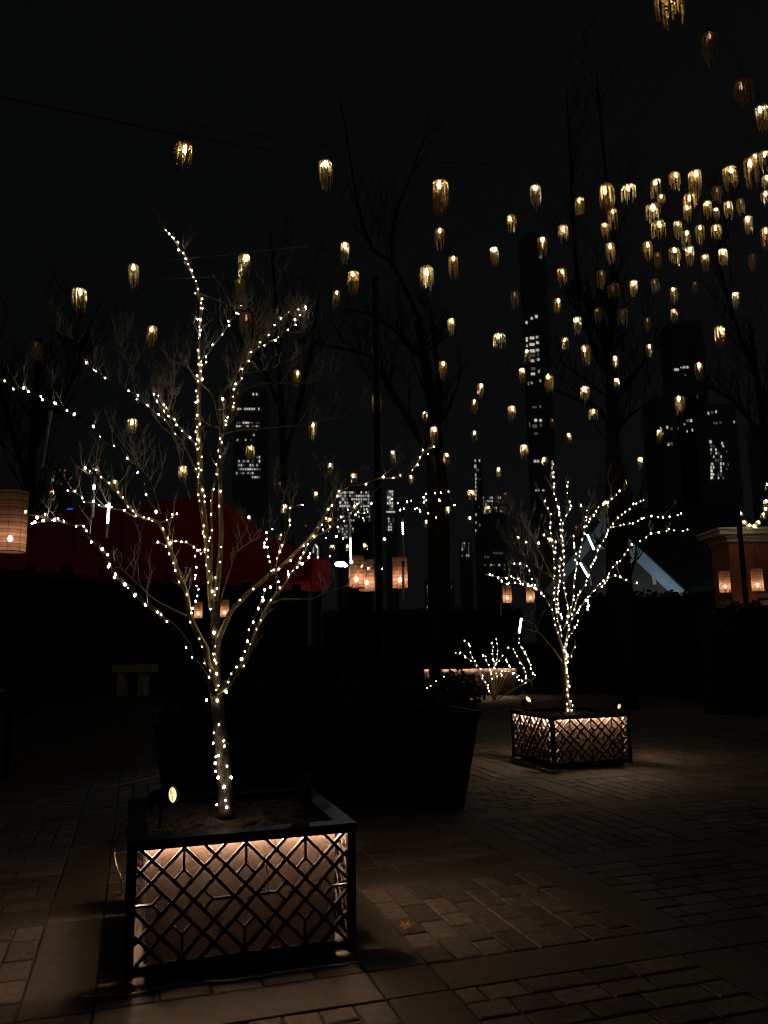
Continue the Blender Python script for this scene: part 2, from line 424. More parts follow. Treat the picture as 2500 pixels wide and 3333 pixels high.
def string_light(label, group, path, step, near=True, off=.012, explicit=None, amber=.12, big=.78, raw=False):
    root = empty('string_light', path[0]); o = Vector(path[0])
    tag(root, label, 'string light', group)
    w = MB(); pts = []
    if explicit is None: bl = walk(path, step, .55)
    else: bl = explicit
    bl = bl[:100]
    dn = [Vector(p) for p in bl] if raw else [p + Vector((random.uniform(-1, 1), random.uniform(-1.2, -.2), random.uniform(-1, 1))) * off for p in bl]
    # wire that winds along the branch between the bulbs
    wp = []
    for k, (a, b) in enumerate(zip(dn, dn[1:])):
        wp.append(a)
        for t in (.33, .66):
            an = k * 2.1 + t * 6.28
            wp.append(a.lerp(b, t) + Vector((math.cos(an), math.sin(an), 0)) * off * .8)
    if dn: wp.append(dn[-1])
    if len(wp) > 1: w.tube(wp, .0014 if near else .0025, 3); w.build('wire', M['wire'], root, o)
    for p in dn:
        if near: me = BM_NS if random.random() < amber else BM_N
        else: me = BM_FA if random.random() < amber else BM_F
        b = link(bpy.data.objects.new('bulb', me)); b.parent = root; b.location = p - o
        b.rotation_euler = (random.uniform(-.4, .4), random.uniform(-.4, .4), 0)
        sc = random.uniform(.6, 1.25) * (big if near else .92); b.scale = (sc, sc, sc)
    return root
def twigs(mb, path, n, L, r, up=.75, depth=2, t0=.25):
    m = len(path)
    for _ in range(n):
        i = int((t0 + (1 - t0) * random.random()) * (m - 2)); a = path[i].lerp(path[i + 1], random.random())
        grow(mb, a, (path[i + 1] - path[i]).normalized(), L * random.uniform(.5, 1.2), r, up, depth)
def grow(mb, a, d, L, r, up, depth):
    side = Vector((random.uniform(-1, 1), random.uniform(-.7, .7), random.uniform(-.3, .6)))
    d = (d * .5 + side * .75 + Vector((0, 0, up * .5))).normalized()
    pts = [a]; p = a.copy(); k = 5
    for s_ in range(k):
        d = (d + Vector((random.uniform(-.3, .3), random.uniform(-.2, .2), random.uniform(-.05, .3) * up + .05))).normalized()
        p = p + d * L / k; pts.append(p.copy())
    mb.tube(pts, [r * (1 - .75 * i / k) for i in range(k + 1)], 4)
    if depth > 0:
        for _ in range(random.choice((2, 3))):
            i = random.randint(1, k - 1); grow(mb, pts[i], d, L * random.uniform(.4, .65), r * .6, up, depth - 1)
def limb(root, reg, pts, Ya, Yb, ra, rb, curve=1.0, bk='bark'):
    P = smooth_path(poly3(reg, pts, Ya, Yb, curve)); m = len(P)
    mb = MB(); mb.tube(P, [ra + (rb - ra) * (i / (m - 1)) ** .8 for i in range(m)], 8)
    mb.build('limb', M[bk], root, root.location, smooth=True)
    return P
# ---- near tree
T1 = empty('bare_tree', at(735, 2640, 4.52)); tag(T1, 'leafless pale-barked tree wrapped in white bulbs, in the nearer planter', 'tree')
YT = 4.55
tr = MB(); TP = smooth_path([at(*px('P', x, y), YT) for x, y in ((738, 2665), (735, 2600), (728, 2500), (718, 2400), (708, 2300), (702, 2235), (700, 2170), (702, 2110), (700, 2030), (697, 1950), (694, 1880))])
m_ = len(TP); tr.tube(TP, [.043 - .020 * (i / (m_ - 1)) + .014 * max(0, 1 - i / 3) for i in range(m_)], 12)
tr.build('trunk', M['bark_shaded'], T1, T1.location, smooth=True)
G1 = 'string lights on the nearer tree'
near = []
def L1(label, reg, pts, Ya, Yb, ra, rb, step=.055, tw=0, expl=False, curve=1.0, lights=True, off=None, amber=.12, tl=.25, big=.78):
    P = limb(T1, reg, pts, Ya, Yb, ra, rb, curve, 'bark_shaded' if big > .95 else 'bark')
    if lights:
        e = None
        if expl: e = poly3(reg, pts, Ya, Yb, curve)[1:]
        string_light(label, G1, P, step, True, off if off else max(.008, ra * .8), e, min(.6, amber + .08), big)
    near.append((P, tw, tl)); return P
tb = [px('E', *q) for q in ((707, 558), (765, 573), (758, 533), (749, 457), (790, 403), (716, 403), (702, 368), (766, 338), (700, 322), (703, 285), (717, 278), (752, 225), (748, 195), (688, 207), (692, 150), (720, 103))] + [px('D', *q) for q in ((150, 1615), (222, 1618), (283, 1560), (245, 1553), (225, 1545), (185, 1523), (232, 1520), (268, 1530), (218, 1437), (155, 1388), (215, 1365), (205, 1345), (200, 1300), (215, 1285), (205, 1265), (225, 1245), (200, 1160))]
string_light('white bulbs wound up the thick trunk of the nearer tree', G1, TP, .032, True, .042, [at(u, v, YT - (.052 if v > 2380 else .042)) for u, v in tb], .15, 1.1, True)
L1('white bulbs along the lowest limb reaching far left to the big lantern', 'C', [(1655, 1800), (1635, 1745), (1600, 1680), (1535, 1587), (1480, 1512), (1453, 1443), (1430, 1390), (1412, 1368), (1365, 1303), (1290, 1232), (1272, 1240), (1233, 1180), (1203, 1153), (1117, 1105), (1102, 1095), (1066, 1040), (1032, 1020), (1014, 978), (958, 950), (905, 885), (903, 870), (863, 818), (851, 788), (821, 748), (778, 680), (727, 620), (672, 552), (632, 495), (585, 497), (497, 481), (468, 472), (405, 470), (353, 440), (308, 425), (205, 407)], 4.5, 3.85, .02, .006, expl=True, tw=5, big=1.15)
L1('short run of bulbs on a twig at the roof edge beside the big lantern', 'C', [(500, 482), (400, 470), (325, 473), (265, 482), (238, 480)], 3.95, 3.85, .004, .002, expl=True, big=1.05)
PA = L1('white and amber bulbs up the left limb to the high left fork', 'C', [(1640, 1640), (1600, 1560), (1590, 1450), (1545, 1370), (1510, 1300), (1480, 1230), (1455, 1130), (1437, 1010), (1400, 930), (1370, 850), (1345, 770), (1300, 655), (1270, 560), (1210, 470), (1105, 440), (1045, 402), (998, 355), (958, 305), (912, 255), (850, 190), (790, 135), (755, 95), (680, 100), (660, 78)], 4.5, 4.3, .02, .004, step=.05, tw=16, amber=.4)
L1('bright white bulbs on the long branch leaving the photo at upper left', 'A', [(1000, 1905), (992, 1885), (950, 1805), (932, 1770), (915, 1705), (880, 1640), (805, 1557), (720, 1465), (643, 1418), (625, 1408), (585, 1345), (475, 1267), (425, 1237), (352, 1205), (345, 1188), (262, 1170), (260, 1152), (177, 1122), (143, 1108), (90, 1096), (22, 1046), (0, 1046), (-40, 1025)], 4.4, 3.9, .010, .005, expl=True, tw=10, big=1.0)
L1('white bulbs on the drooping twig left of the left limb, over the red roof', 'C', [(1045, 435), (960, 390), (945, 380), (860, 367), (815, 355), (768, 350), (735, 325), (645, 318), (628, 277), (575, 245), (520, 228)], 4.35, 4.1, .006, .003, expl=True, tw=6)
L1('four bulbs on a tiny twig right of the left limb, on the roof', 'C', [(1215, 480), (1297, 457), (1328, 432), (1340, 424), (1356, 410)], 4.35, 4.5, .004, .002, expl=True)
L1('bulbs on a short sidelong twig crossing the red roof near the left limb', 'C', [(1187, 648), (1220, 630), (1285, 655), (1310, 640), (1352, 615), (1395, 630), (1450, 635), (1500, 670), (1537, 690), (1548, 712), (1583, 695), (1607, 697)], 4.4, 4.45, .004, .004, expl=True)
string_light('loose string of bulbs dangling straight down beside the small left lantern', G1, poly3('C', [(1530, 690), (1505, 735), (1510, 820), (1505, 880), (1530, 1000), (1515, 1050), (1500, 1090), (1495, 1140)], 4.4, 4.45), .05, True, .006, poly3('C', [(1530, 690), (1505, 735), (1510, 820), (1503, 880), (1505, 905), (1512, 962), (1532, 1000), (1518, 1050), (1503, 1090), (1495, 1140)], 4.4, 4.45))
PB = L1('bulbs up the tallest upright limb to the topmost twig', 'A', [(1345, 2500), (1330, 2250), (1310, 2050), (1285, 1800), (1272, 1600), (1265, 1400), (1262, 1200), (1272, 1050), (1268, 900), (1268, 740), (1278, 600), (1265, 520), (1250, 450), (1215, 370), (1195, 275), (1155, 235), (1095, 145), (1048, 90)], 4.5, 4.65, .021, .0035, step=.036, tw=10, amber=.3)
L1('second string of bulbs twisting up the tall limb, left side', 'A', [(1330, 2300), (1300, 2050), (1262, 1800), (1255, 1600), (1250, 1400), (1248, 1200), (1262, 1000)], 4.46, 4.55, .007, .004, step=.06, amber=.5)
L1('bulbs on the branch leaning right off the tall limb, up to a dim bead pendant', 'A', [(1272, 1030), (1285, 970), (1312, 932), (1312, 895), (1355, 828), (1410, 760), (1450, 700), (1460, 680), (1500, 628), (1520, 628), (1538, 574)], 4.6, 4.8, .007, .003, expl=True, tw=8)
L1('bulbs on the curved branch leaving the tall limb to upper left', 'A', [(1262, 1500), (1240, 1455), (1200, 1412), (1160, 1365), (1130, 1335), (1105, 1298), (1073, 1278), (1050, 1250), (1052, 1234), (1034, 1214), (1006, 1184), (1002, 1155), (985, 1138)], 4.6, 4.3, .008, .004, expl=True, tw=14)
L1('sparse bulbs on the thin long branch pointing to the left pendants', 'A', [(1262, 1690), (1240, 1612), (1160, 1445), (1115, 1395), (1048, 1300), (1012, 1275), (940, 1215), (875, 1165), (870, 1143), (815, 1113), (673, 1033), (615, 1000), (600, 990), (550, 945)], 4.6, 4.9, .007, .003, expl=True, tw=22)
PC = L1('bulbs up the second upright limb and out along its right top branches', 'A', [(1370, 2450), (1392, 2250), (1405, 2050), (1403, 1900), (1397, 1700), (1392, 1600), (1402, 1430), (1425, 1385), (1450, 1315), (1485, 1165), (1505, 1090), (1540, 1025), (1555, 945), (1600, 890), (1660, 835), (1730, 800), (1800, 765)], 4.5, 4.75, .017, .004, step=.05, tw=30, amber=.25)
L1('bulbs on the uppermost right branch tips of the nearer tree', 'B', [(640, 1085), (690, 1010), (748, 950), (808, 870), (872, 800), (960, 738), (1048, 718)], 4.68, 4.9, .006, .003, step=.075, tw=24)
L1('few bulbs on the lower of the right branch tips', 'B', [(735, 980), (813, 963), (845, 945), (913, 880), (970, 845), (976, 815), (1022, 780), (1050, 735)], 4.7, 5.0, .005, .003, expl=True, tw=18)
L1('bulbs on the inner sucker twig between the two upright limbs', 'A', [(1340, 2300), (1345, 2100), (1342, 1900), (1350, 1750), (1370, 1670), (1385, 1560)], 4.52, 4.6, .010, .005, step=.06, amber=.3)
L1('', 'B', [(405, 1700), (405, 1550), (395, 1420), (420, 1360), (480, 1290), (545, 1180), (575, 1090), (640, 990), (680, 860), (668, 770), (770, 640), (840, 530), (880, 380)], 4.6, 4.85, .012, .004, lights=False, tw=26)
L1('', 'B', [(470, 1310), (500, 1220), (530, 1130), (590, 1060), (680, 1010)], 4.62, 4.7, .006, .004, lights=False)
L1('', 'B', [(425, 1680), (540, 1655), (720, 1645), (890, 1630), (1075, 1615), (1200, 1580), (1400, 1545), (1520, 1510)], 4.6, 4.9, .0085, .003, lights=False, tw=14, tl=.5)
L1('', 'B', [(500, 1415), (600, 1340), (700, 1295), (850, 1300), (960, 1290), (1060, 1300), (1200, 1270), (1320, 1225)], 4.6, 4.9, .0075, .003, lights=False, tw=16, tl=.4)
L1('', 'B', [(580, 1220), (700, 1205), (800, 1180), (880, 1130), (950, 1130)], 4.7, 4.9, .004, .002, lights=False, tw=8)
L1('', 'B', [(900, 890), (1000, 910), (1150, 880), (1190, 700)], 4.8, 5.1, .005, .0025, lights=False, tw=10)
L1('', 'B', [(220, 595), (330, 640), (440, 680), (540, 720), (640, 740)], 4.6, 4.9, .004, .002, lights=False, tw=8)
L1('', 'B', [(240, 1300), (330, 1385), (375, 1530), (400, 1690)], 4.62, 4.58, .005, .006, lights=False, tw=2)
L1('', 'B', [(230, 1310), (160, 1190), (100, 1150), (0, 1145)], 4.6, 4.5, .005, .0025, lights=False, tw=8)
PD = L1('bulbs on the upper right limb arching out past the lit office block', 'D', [(205, 1300), (235, 1200), (280, 1090), (320, 1010), (375, 950), (445, 880), (510, 825), (575, 770), (670, 700), (780, 590), (825, 545), (890, 465), (965, 335), (1005, 270), (1060, 200), (1128, 160), (1210, 153), (1290, 120), (1365, 117), (1445, 112), (1513, 88), (1570, 18), (1612, -50), (1660, -85), (1695, -100)], 4.5, 4.9, .018, .004, step=.085, tw=12, amber=.25, tl=.5)
PE = L1('bulbs on the thick lower right limb up to its forked end', 'D', [(215, 1560), (300, 1500), (345, 1440), (390, 1385), (425, 1320), (465, 1220), (490, 1140), (540, 1030), (590, 940), (680, 840), (730, 750), (800, 640), (860, 540), (970, 468), (1034, 410), (1085, 380)], 4.5, 4.7, .021, .005, step=.06, tw=4, amber=.35)
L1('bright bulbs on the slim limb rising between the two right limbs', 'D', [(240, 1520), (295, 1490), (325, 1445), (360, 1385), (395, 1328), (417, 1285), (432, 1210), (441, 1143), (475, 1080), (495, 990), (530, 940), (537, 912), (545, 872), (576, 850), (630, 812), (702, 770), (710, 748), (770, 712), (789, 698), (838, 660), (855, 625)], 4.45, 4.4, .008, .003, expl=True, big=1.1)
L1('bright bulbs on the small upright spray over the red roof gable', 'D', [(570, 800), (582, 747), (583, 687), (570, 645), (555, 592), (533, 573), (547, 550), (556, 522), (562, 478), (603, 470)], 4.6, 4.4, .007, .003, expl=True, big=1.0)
L1('bulbs on the thin twig just right of the small upright spray', 'D', [(600, 750), (612, 738), (629, 655), (648, 612), (662, 570), (708, 440), (710, 410), (717, 322), (795, 292)], 4.6, 4.7, .006, .003, expl=True, tw=4)
L1('bulbs on the twig forking under the lit office block', 'D', [(880, 500), (906, 453), (958, 383), (1047, 384), (1098, 330), (1170, 350), (1213, 353), (1245, 338)], 4.65, 4.9, .008, .004, expl=True, tw=6)
L1('', 'D', [(585, 965), (680, 935), (840, 935), (950, 895), (1050, 860), (1140, 850)], 4.62, 4.9, .0085, .002, lights=False, tw=5, tl=.6)
L1('', 'D', [(240, 960), (290, 790), (350, 620), (430, 560), (500, 520)], 4.6, 4.9, .005, .002, lights=False, tw=8)
L1('', 'D', [(965, 300), (955, 200), (958, 110), (925, 70), (945, -10)], 4.7, 4.8, .004, .002, lights=False, tw=4)
L1('', 'D', [(717, 322), (660, 280), (620, 210), (595, 150)], 4.7, 4.8, .003, .0015, lights=False, tw=4)
L1('', 'C', [(1440, 1195), (1300, 1130), (1180, 1060), (1070, 960), (960, 850), (900, 820)], 4.5, 4.7, .006, .002, lights=False, tw=5)
L1('', 'A', [(550, 945), (480, 800), (400, 760), (330, 720)], 4.9, 5.0, .003, .0015, lights=False, tw=14)
L1('', 'A', [(880, 1200), (830, 1000), (780, 850), (700, 800)], 4.7, 4.9, .003, .0015, lights=False, tw=12)
L1('', 'A', [(1100, 1290), (1090, 1150), (1070, 1050)], 4.6, 4.8, .003, .0015, lights=False, tw=12)
L1('', 'A', [(1020, 1900), (960, 1700), (880, 1580), (830, 1400)], 4.5, 4.9, .004, .0015, lights=False, tw=14)
L1('', 'A', [(1210, 1800), (1160, 1650), (1120, 1450), (1050, 1350)], 4.6, 4.9, .004, .0015, lights=False, tw=8)
tg = MB()
for P, tw, tl in near:
    if tw: twigs(tg, P, tw, .22, .0028, .8, 2, tl)
tg.build('twigs', M['twig'], T1, T1.location)
# dangling strings around the far end of the right limbs
string_light('scattered bulbs on the hanging ends right of the lit office block', G1, poly3('D', [(1405, 262), (1760, 420)], 5, 5), .1, True, .01, poly3('D', [(1405, 262), (1447, 290), (1458, 328), (1490, 318), (1512, 268), (1538, 260), (1560, 322), (1568, 318), (1580, 332), (1600, 352), (1645, 358), (1620, 240), (1618, 275), (1700, 385)], 5.1, 5.3))
string_light('scattered bulbs farther along the same drooping string', G1, poly3('M', [(910, 1565), (1140, 1520)], 5, 5), .1, True, .01, poly3('M', [(905, 1565), (938, 1555), (912, 1610), (930, 1610), (1020, 1530), (1072, 1538), (1140, 1525), (1042, 1608), (1062, 1615), (1175, 1650), (1190, 1655), (950, 1198)], 5.2, 5.4))
string_light('short string of bulbs drooping in front of the two close lanterns', G1, poly3('D', [(870, 575), (985, 652)], 5, 5), .1, True, .008, poly3('D', [(895, 577), (908, 655), (983, 652), (1090, 712), (1105, 706), (1128, 690), (1190, 712), (1242, 718), (1328, 722)], 4.8, 5.0))
string_light('little cluster of bulbs in front of the lit office block windows', G1, poly3('D', [(960, 430), (1200, 520)], 5, 5), .1, True, .008, poly3('D', [(968, 467), (958, 522), (1030, 512), (1085, 402), (1082, 520), (1155, 370), (1177, 300), (1210, 382), (1258, 287), (1030, 440)], 4.8, 5.0))

# ---- far tree in the second planter
YF = 10.75
T2 = empty('bare_tree', at(1848, 2318, YF)); tag(T2, 'smaller leafless tree densely wrapped in bulbs, in the farther planter', 'tree')
tr = MB(); TP2 = smooth_path([at(*px('F', x, y), YF) for x, y in ((738, 1640), (733, 1560), (726, 1480), (722, 1400), (716, 1330), (714, 1260), (712, 1200))])
m_ = len(TP2); tr.tube(TP2, [.048 - .018 * i / (m_ - 1) for i in range(m_)], 10); tr.build('trunk', M['bark'], T2, T2.location, smooth=True)
G2 = 'string lights on the farther tree'
far = []
def L2(label, pts, dy, ra, rb, step=.088, tw=0, lights=True, reg='F', amber=.2):
    P = limb(T2, reg, pts, YF, YF + dy, ra, rb)
    if lights: string_light(label, G2, P, step, False, .012, None, amber)
    far.append((P, tw)); return P
string_light('bulbs wound round the lower trunk of the farther tree', G2, TP2, .055, False, .045)
string_light('second winding of bulbs on the farther trunk, right side', G2, [p + Vector((.03, -.03, 0)) for p in TP2], .06, False, .03)
L2('bulbs on the left limb of the farther tree ending in a short level twig', [(712, 1250), (690, 1180), (660, 1080), (640, 1000), (600, 920), (560, 870), (520, 820), (500, 740), (475, 712), (420, 712), (375, 700)], -.4, .02, .004, tw=4)
L2('bulbs on the long level twig reaching farthest left on the farther tree', [(560, 870), (530, 850), (460, 815), (400, 790), (340, 793), (270, 780), (228, 770)], -.5, .008, .003, tw=6)
L2('bulbs just above the two small lanterns, left of the farther tree', [(545, 862), (500, 845), (440, 830), (360, 828), (320, 805)], -.7, .006, .003)
L2('bulbs up the left upright branch of the farther tree', [(700, 1150), (665, 1010), (655, 900), (650, 780), (650, 680), (640, 560), (630, 490), (630, 420), (618, 380), (590, 320)], .3, .014, .003, tw=8)
L2('bulbs on a small twig left of the upright branches', [(650, 680), (655, 575), (600, 550), (578, 535)], .1, .006, .003)
L2('dense bulbs up the middle upright branch of the farther tree', [(700, 1050), (672, 960), (680, 830), (690, 700), (700, 600), (690, 500), (688, 440), (683, 380), (670, 365)], -.1, .014, .004, step=.06, tw=4)
L2('bulbs on the tallest tip of the farther tree', [(683, 380), (660, 320), (652, 270), (650, 190), (643, 100)], .1, .005, .003, tw=3)
L2('bulbs up the fourth upright branch, crooked at the top', [(710, 1100), (740, 1000), (715, 880), (712, 780), (705, 620), (700, 560), (705, 480), (725, 420), (750, 370), (730, 300), (740, 210)], .4, .012, .003, tw=6)
L2('bulbs up the inner right branch of the farther tree', [(730, 1070), (765, 930), (770, 830), (785, 700), (770, 600), (770, 540)], .0, .012, .003)
L2('bulbs on the branch beside the upper slanting light tube', [(770, 830), (795, 690), (820, 580), (840, 480), (850, 400), (822, 370), (795, 330)], .5, .009, .003, tw=4)
L2('bulbs on the short knobbly spur low on the right', [(715, 1220), (745, 1140), (775, 1100), (800, 1050), (825, 1040)], -.5, .010, .004)
L2('bulbs on the low forked spur just above the trunk split', [(716, 1320), (735, 1290), (760, 1250), (775, 1210), (780, 1170)], -.2, .018, .006)
L2('bulbs on the low right limb with a drooping end over the gable', [(720, 1190), (750, 1060), (800, 985), (870, 890), (900, 860), (960, 800), (1030, 785), (1060, 800), (1110, 820), (1145, 830), (1165, 855)], -.5, .016, .003, tw=2)
L2('bulbs on the long right limb running over the dark slate roof', [(850, 920), (900, 860), (955, 830), (990, 750), (1050, 690), (1085, 640), (1110, 600), (1190, 560), (1230, 530), (1300, 515), (1360, 505), (1400, 515), (1485, 505)], .2, .010, .003, tw=2)
L2('bulbs on the upper right limb ending level above the slate roof', [(760, 1020), (800, 900), (840, 830), (880, 720), (930, 600), (970, 530), (985, 500), (1050, 480), (1130, 465), (1200, 430), (1330, 430), (1420, 405)], .4, .012, .003, tw=4)
L2('bulbs on the steep twig right of the gable peak', [(985, 500), (1030, 440), (1070, 410), (1105, 380), (1135, 350), (1205, 325)], .5, .005, .003)
L2('sparse bulbs rising past the gable peak to the upper right', [(840, 500), (880, 430), (920, 370), (990, 330), (1045, 270)], .6, .006, .003, step=.1, tw=4)
L2('tiny hanging bunch of bulbs below the low right limb', [(850, 985), (860, 950), (850, 930), (835, 930)], -.5, .004, .003, step=.05)
L2('', [(700, 1300), (660, 1240), (620, 1190), (560, 1120), (520, 1060), (460, 990)], -.6, .016, .006, lights=False, tw=3)
L2('', [(540, 1085), (500, 1060), (455, 1045)], -.9, .01, .004, lights=False)
L2('', [(570, 1130), (520, 1110), (480, 1100)], -.9, .01, .005, lights=False)
L2('', [(660, 830), (600, 710), (540, 590), (480, 480), (400, 430), (300, 400)], .6, .010, .003, lights=False, tw=24)
L2('', [(640, 790), (560, 740), (440, 640), (330, 560)], .8, .008, .003, lights=False, tw=16)
tg = MB()
for P, tw in far:
    if tw: twigs(tg, P, tw, .4, .004, .8, 2)
tg.build('twigs', M['twig'], T2, T2.location)

# ---- lit shrub between the planters
YS = 15.0
sh = empty('bare_shrub', at(1600, 2290, YS)); tag(sh, 'low leafless shrub sparkling with white bulbs behind the second planter', 'shrub')
G3 = 'string lights on the low shrub'
for lab, pts in (('bulbs on the tall leaning left stem of the low shrub', [(815, 580), (790, 500), (755, 435), (735, 370), (700, 310), (655, 240), (635, 190), (635, 130), (605, 105), (575, 100)]),
    ('bulbs on the level spray at the far left of the low shrub', [(660, 280), (625, 262), (585, 235), (560, 205), (530, 215), (500, 215)]),
    ('bulbs on the second stem of the low shrub, ending short', [(830, 465), (820, 400), (805, 325), (780, 280), (765, 235), (745, 220)]),
    ('bulbs on the upright middle stem of the low shrub', [(880, 460), (870, 400), (855, 330), (885, 240), (885, 180), (870, 70)]),
    ('bulbs on the short right fork of the middle stem', [(855, 330), (880, 300), (920, 240), (935, 215)]),
    ('few bulbs left of the middle stem top', [(850, 290), (845, 240), (842, 180), (838, 90)]),
    ('few bulbs in the hollow right of the middle stem', [(1000, 330), (985, 310), (965, 290), (970, 240)]),
    ('bulbs on the stem of the low shrub arching back left', [(1140, 470), (1145, 410), (1120, 340), (1075, 260), (1040, 210), (1020, 170), (960, 170)]),
    ('bulbs on the rightmost stem under the hanging light tube', [(1225, 430), (1190, 350), (1160, 270), (1120, 200), (1085, 130), (1075, 60)]),
    ('few bulbs crossing the copper-lit edge behind the shrub', [(920, 430), (915, 370), (960, 375), (1060, 395), (1065, 440), (1120, 455)])):
    P = smooth_path(poly3('G', pts, YS, YS + random.uniform(-.3, .3)))
    mb = MB(); m_ = len(P); mb.tube([at(1610, 2280, YS)] + P, [.012] + [.009 - .006 * i / m_ for i in range(m_)], 5); mb.build('stem', M['bark'], sh, sh.location)
    string_light(lab, G3, P, .07, False, .02, None, .25)

# ================================================================ LIGHT TUBES
GT = 'meteor light tubes hanging in the trees'
def led_tube(label, reg, a, b, lit, Y, r=.008, n=8, lr=1.5):
    pa, pb = at(*px(reg, *a), Y), at(*px(reg, *b), Y)
    root = empty('light_tube', pa); tag(root, label, 'light tube', GT)
    mb = MB(); mb.tube([pa, pa.lerp(pb, .5), pb], r, 8); mb.build('tube', M['clear'], root, pa)
    cap = MB(); d = (pb - pa).normalized(); cap.tube([pa - d * r * 3, pa + d * r], r * 1.35, 8); cap.build('cap', M['black'], root, pa)
    hang = MB(); hang.tube([pa - d * r * 3, pa + Vector((0, 0, .12)) - d * r * 3], r * .25, 4); hang.build('cord', M['wire'], root, pa)
    if lit:
        for k in range(n):
            t = lit[0] + (lit[1] - lit[0]) * (k + .5) / n
            p = pa.lerp(pb, t); bb = MB(); bb.lathe([(0, -r), (r * .8, -r * .7), (r * 1.12, 0), (r * .8, r * .7), (0, r)], 6, c=p + Vector((0, -r * .25, 0)))
            o = bb.build('led', M['tube_lit'], root, pa)
led_tube('slim hanging light tube with one brilliant glowing spot, over the roof edge', 'C', (730, 105), (718, 435), (.24, .36), 4.25, r=.006, n=3)
led_tube('slim hanging light tube with its middle lit yellowish, against the red roof', 'C', (850, 250), (820, 595), (.22, .68), 4.25, r=.007, n=9)
led_tube('unlit grey light tube hanging alone at the upper left', 'A', (325, 1235), (268, 1600), None, 4.0, r=.008)
led_tube('light tube with its lower half lit, left of the two close lanterns', 'D', (1115, 340), (1125, 700), (.5, .99), 5.0, r=.006, n=12)
led_tube('brilliant lit light tube just above the tall single lantern', 'D', (1472, 375), (1482, 670), (.13, .42), 6.0, r=.007, n=6)
led_tube('end of an unlit tube sticking out under the tall single lantern', 'D', (1478, 700), (1481, 955), None, 11.6, r=.016)
led_tube('upper of the two slanting lit tubes in the farther tree', 'F', (848, 530), (893, 628), (.02, .98), 10.3, r=.012, n=12)
led_tube('lower of the two slanting lit tubes in the farther tree', 'F', (805, 700), (858, 792), (.02, .98), 10.3, r=.012, n=12)
led_tube('lit tube hanging from the bare low branch over the small shrub', 'F', (456, 1030), (442, 1128), (.05, .98), 10.1, r=.013, n=8)
led_tube('thin unlit tube hanging beside the farther left lantern pair', 'F', (333, 900), (333, 1018), None, 12.5, r=.010)
led_tube('thin unlit tube hanging between the farther lanterns and the tree', 'F', (537, 935), (537, 992), None, 12.5, r=.010)

# ================================================================ LANTERNS
GL = 'woven drum lanterns hanging from cables'
def lantern(label, cx_, top, bot, hh=.46, reg='P', bulb=.22, near=False):
    u, v0 = px(reg, cx_, top); _, v1 = px(reg, cx_, bot)
    Y = hh * FPX / abs(v1 - v0) * 1.0
    b = at(u, v1, Y); t = at(u, v0, Y); hgt = (t - b).length; r = hgt * .245
    root = empty('lantern', b); tag(root, label, 'lantern', GL)
    s = MB(); n = 24
    s.lathe([(r, 0), (r, hgt)], n, c=b); s.build('shade', M['lantern'], root, b)
    ri = MB()
    for z in (0, hgt):
        ri.tube([b + Vector((r * 1.01 * math.cos(a * math.pi / 12), r * 1.01 * math.sin(a * math.pi / 12), z)) for a in range(25)], r * .028, 5, cap=False)
    for k in range(8):
        a = k * math.pi / 4 + .3
        ri.tube([b + Vector((r * 1.01 * math.cos(a), r * 1.01 * math.sin(a), 0)), b + Vector((r * 1.01 * math.cos(a), r * 1.01 * math.sin(a), hgt))], r * .012, 4)
    if near:
        for k in range(1, 17):
            z = hgt * k / 17 + random.uniform(-.004, .004)
            ri.tube([b + Vector((r * 1.012 * math.cos(a * math.pi / 12), r * 1.012 * math.sin(a * math.pi / 12), z)) for a in range(25)], r * .012, 4, cap=False)
    for k in range(2):
        a = k * math.pi / 2
        ri.tube([b + Vector((r * math.cos(a), r * math.sin(a), hgt)), b + Vector((-r * math.cos(a), -r * math.sin(a), hgt + .002))], r * .02, 4)
    ri.build('frame', M['darkbark'], root, b)
    bu = MB(); rb = .028 if not near else .02; c = b + Vector((0, 0, hgt * bulb + .02))
    bu.lathe([(0, -rb), (rb * .8, -rb * .7), (rb, 0), (rb * .8, rb * .7), (rb * .4, rb * 1.3), (0, rb * 1.5)], 10, c=c)
    bu.build('bulb', M['lant'], root, b, smooth=True)
    c1 = MB(); c1.tube([c + Vector((0, 0, rb * 1.4)), b + Vector((0, 0, hgt + .45))], .004, 4); c1.build('cord', M['cable'], root, b)
    return root
lantern('biggest woven lantern, cut by the left edge of the photo', 30, 1600, 1797, near=True, bulb=.17)
lantern('left lantern of the close pair right of the red roof', 1161, 1810, 1914)
lantern('right, partly hidden lantern of the close pair right of the red roof', 1194, 1822, 1925, hh=.46)
lantern('tall single lantern in the middle, under the brilliant tube', 1303, 1815, 1915)
lantern('small lantern glowing between the left limbs of the nearer tree', 645, 1958, 2012)
lantern('small lantern mostly hidden behind the trunk limbs of the nearer tree', 731, 1952, 2010)
lantern('left of the two small lanterns left of the farther tree', 1652, 1904, 1963)
lantern('right of the two small lanterns left of the farther tree', 1728, 1903, 1962)
lantern('lantern hanging left of the dark pole at the right edge', 2362, 1858, 1929)
lantern('lower, half hidden lantern right of the dark pole', 2440, 1866, 1928)
lantern('rightmost lantern, in front of the brick wall', 2468, 1850, 1924)

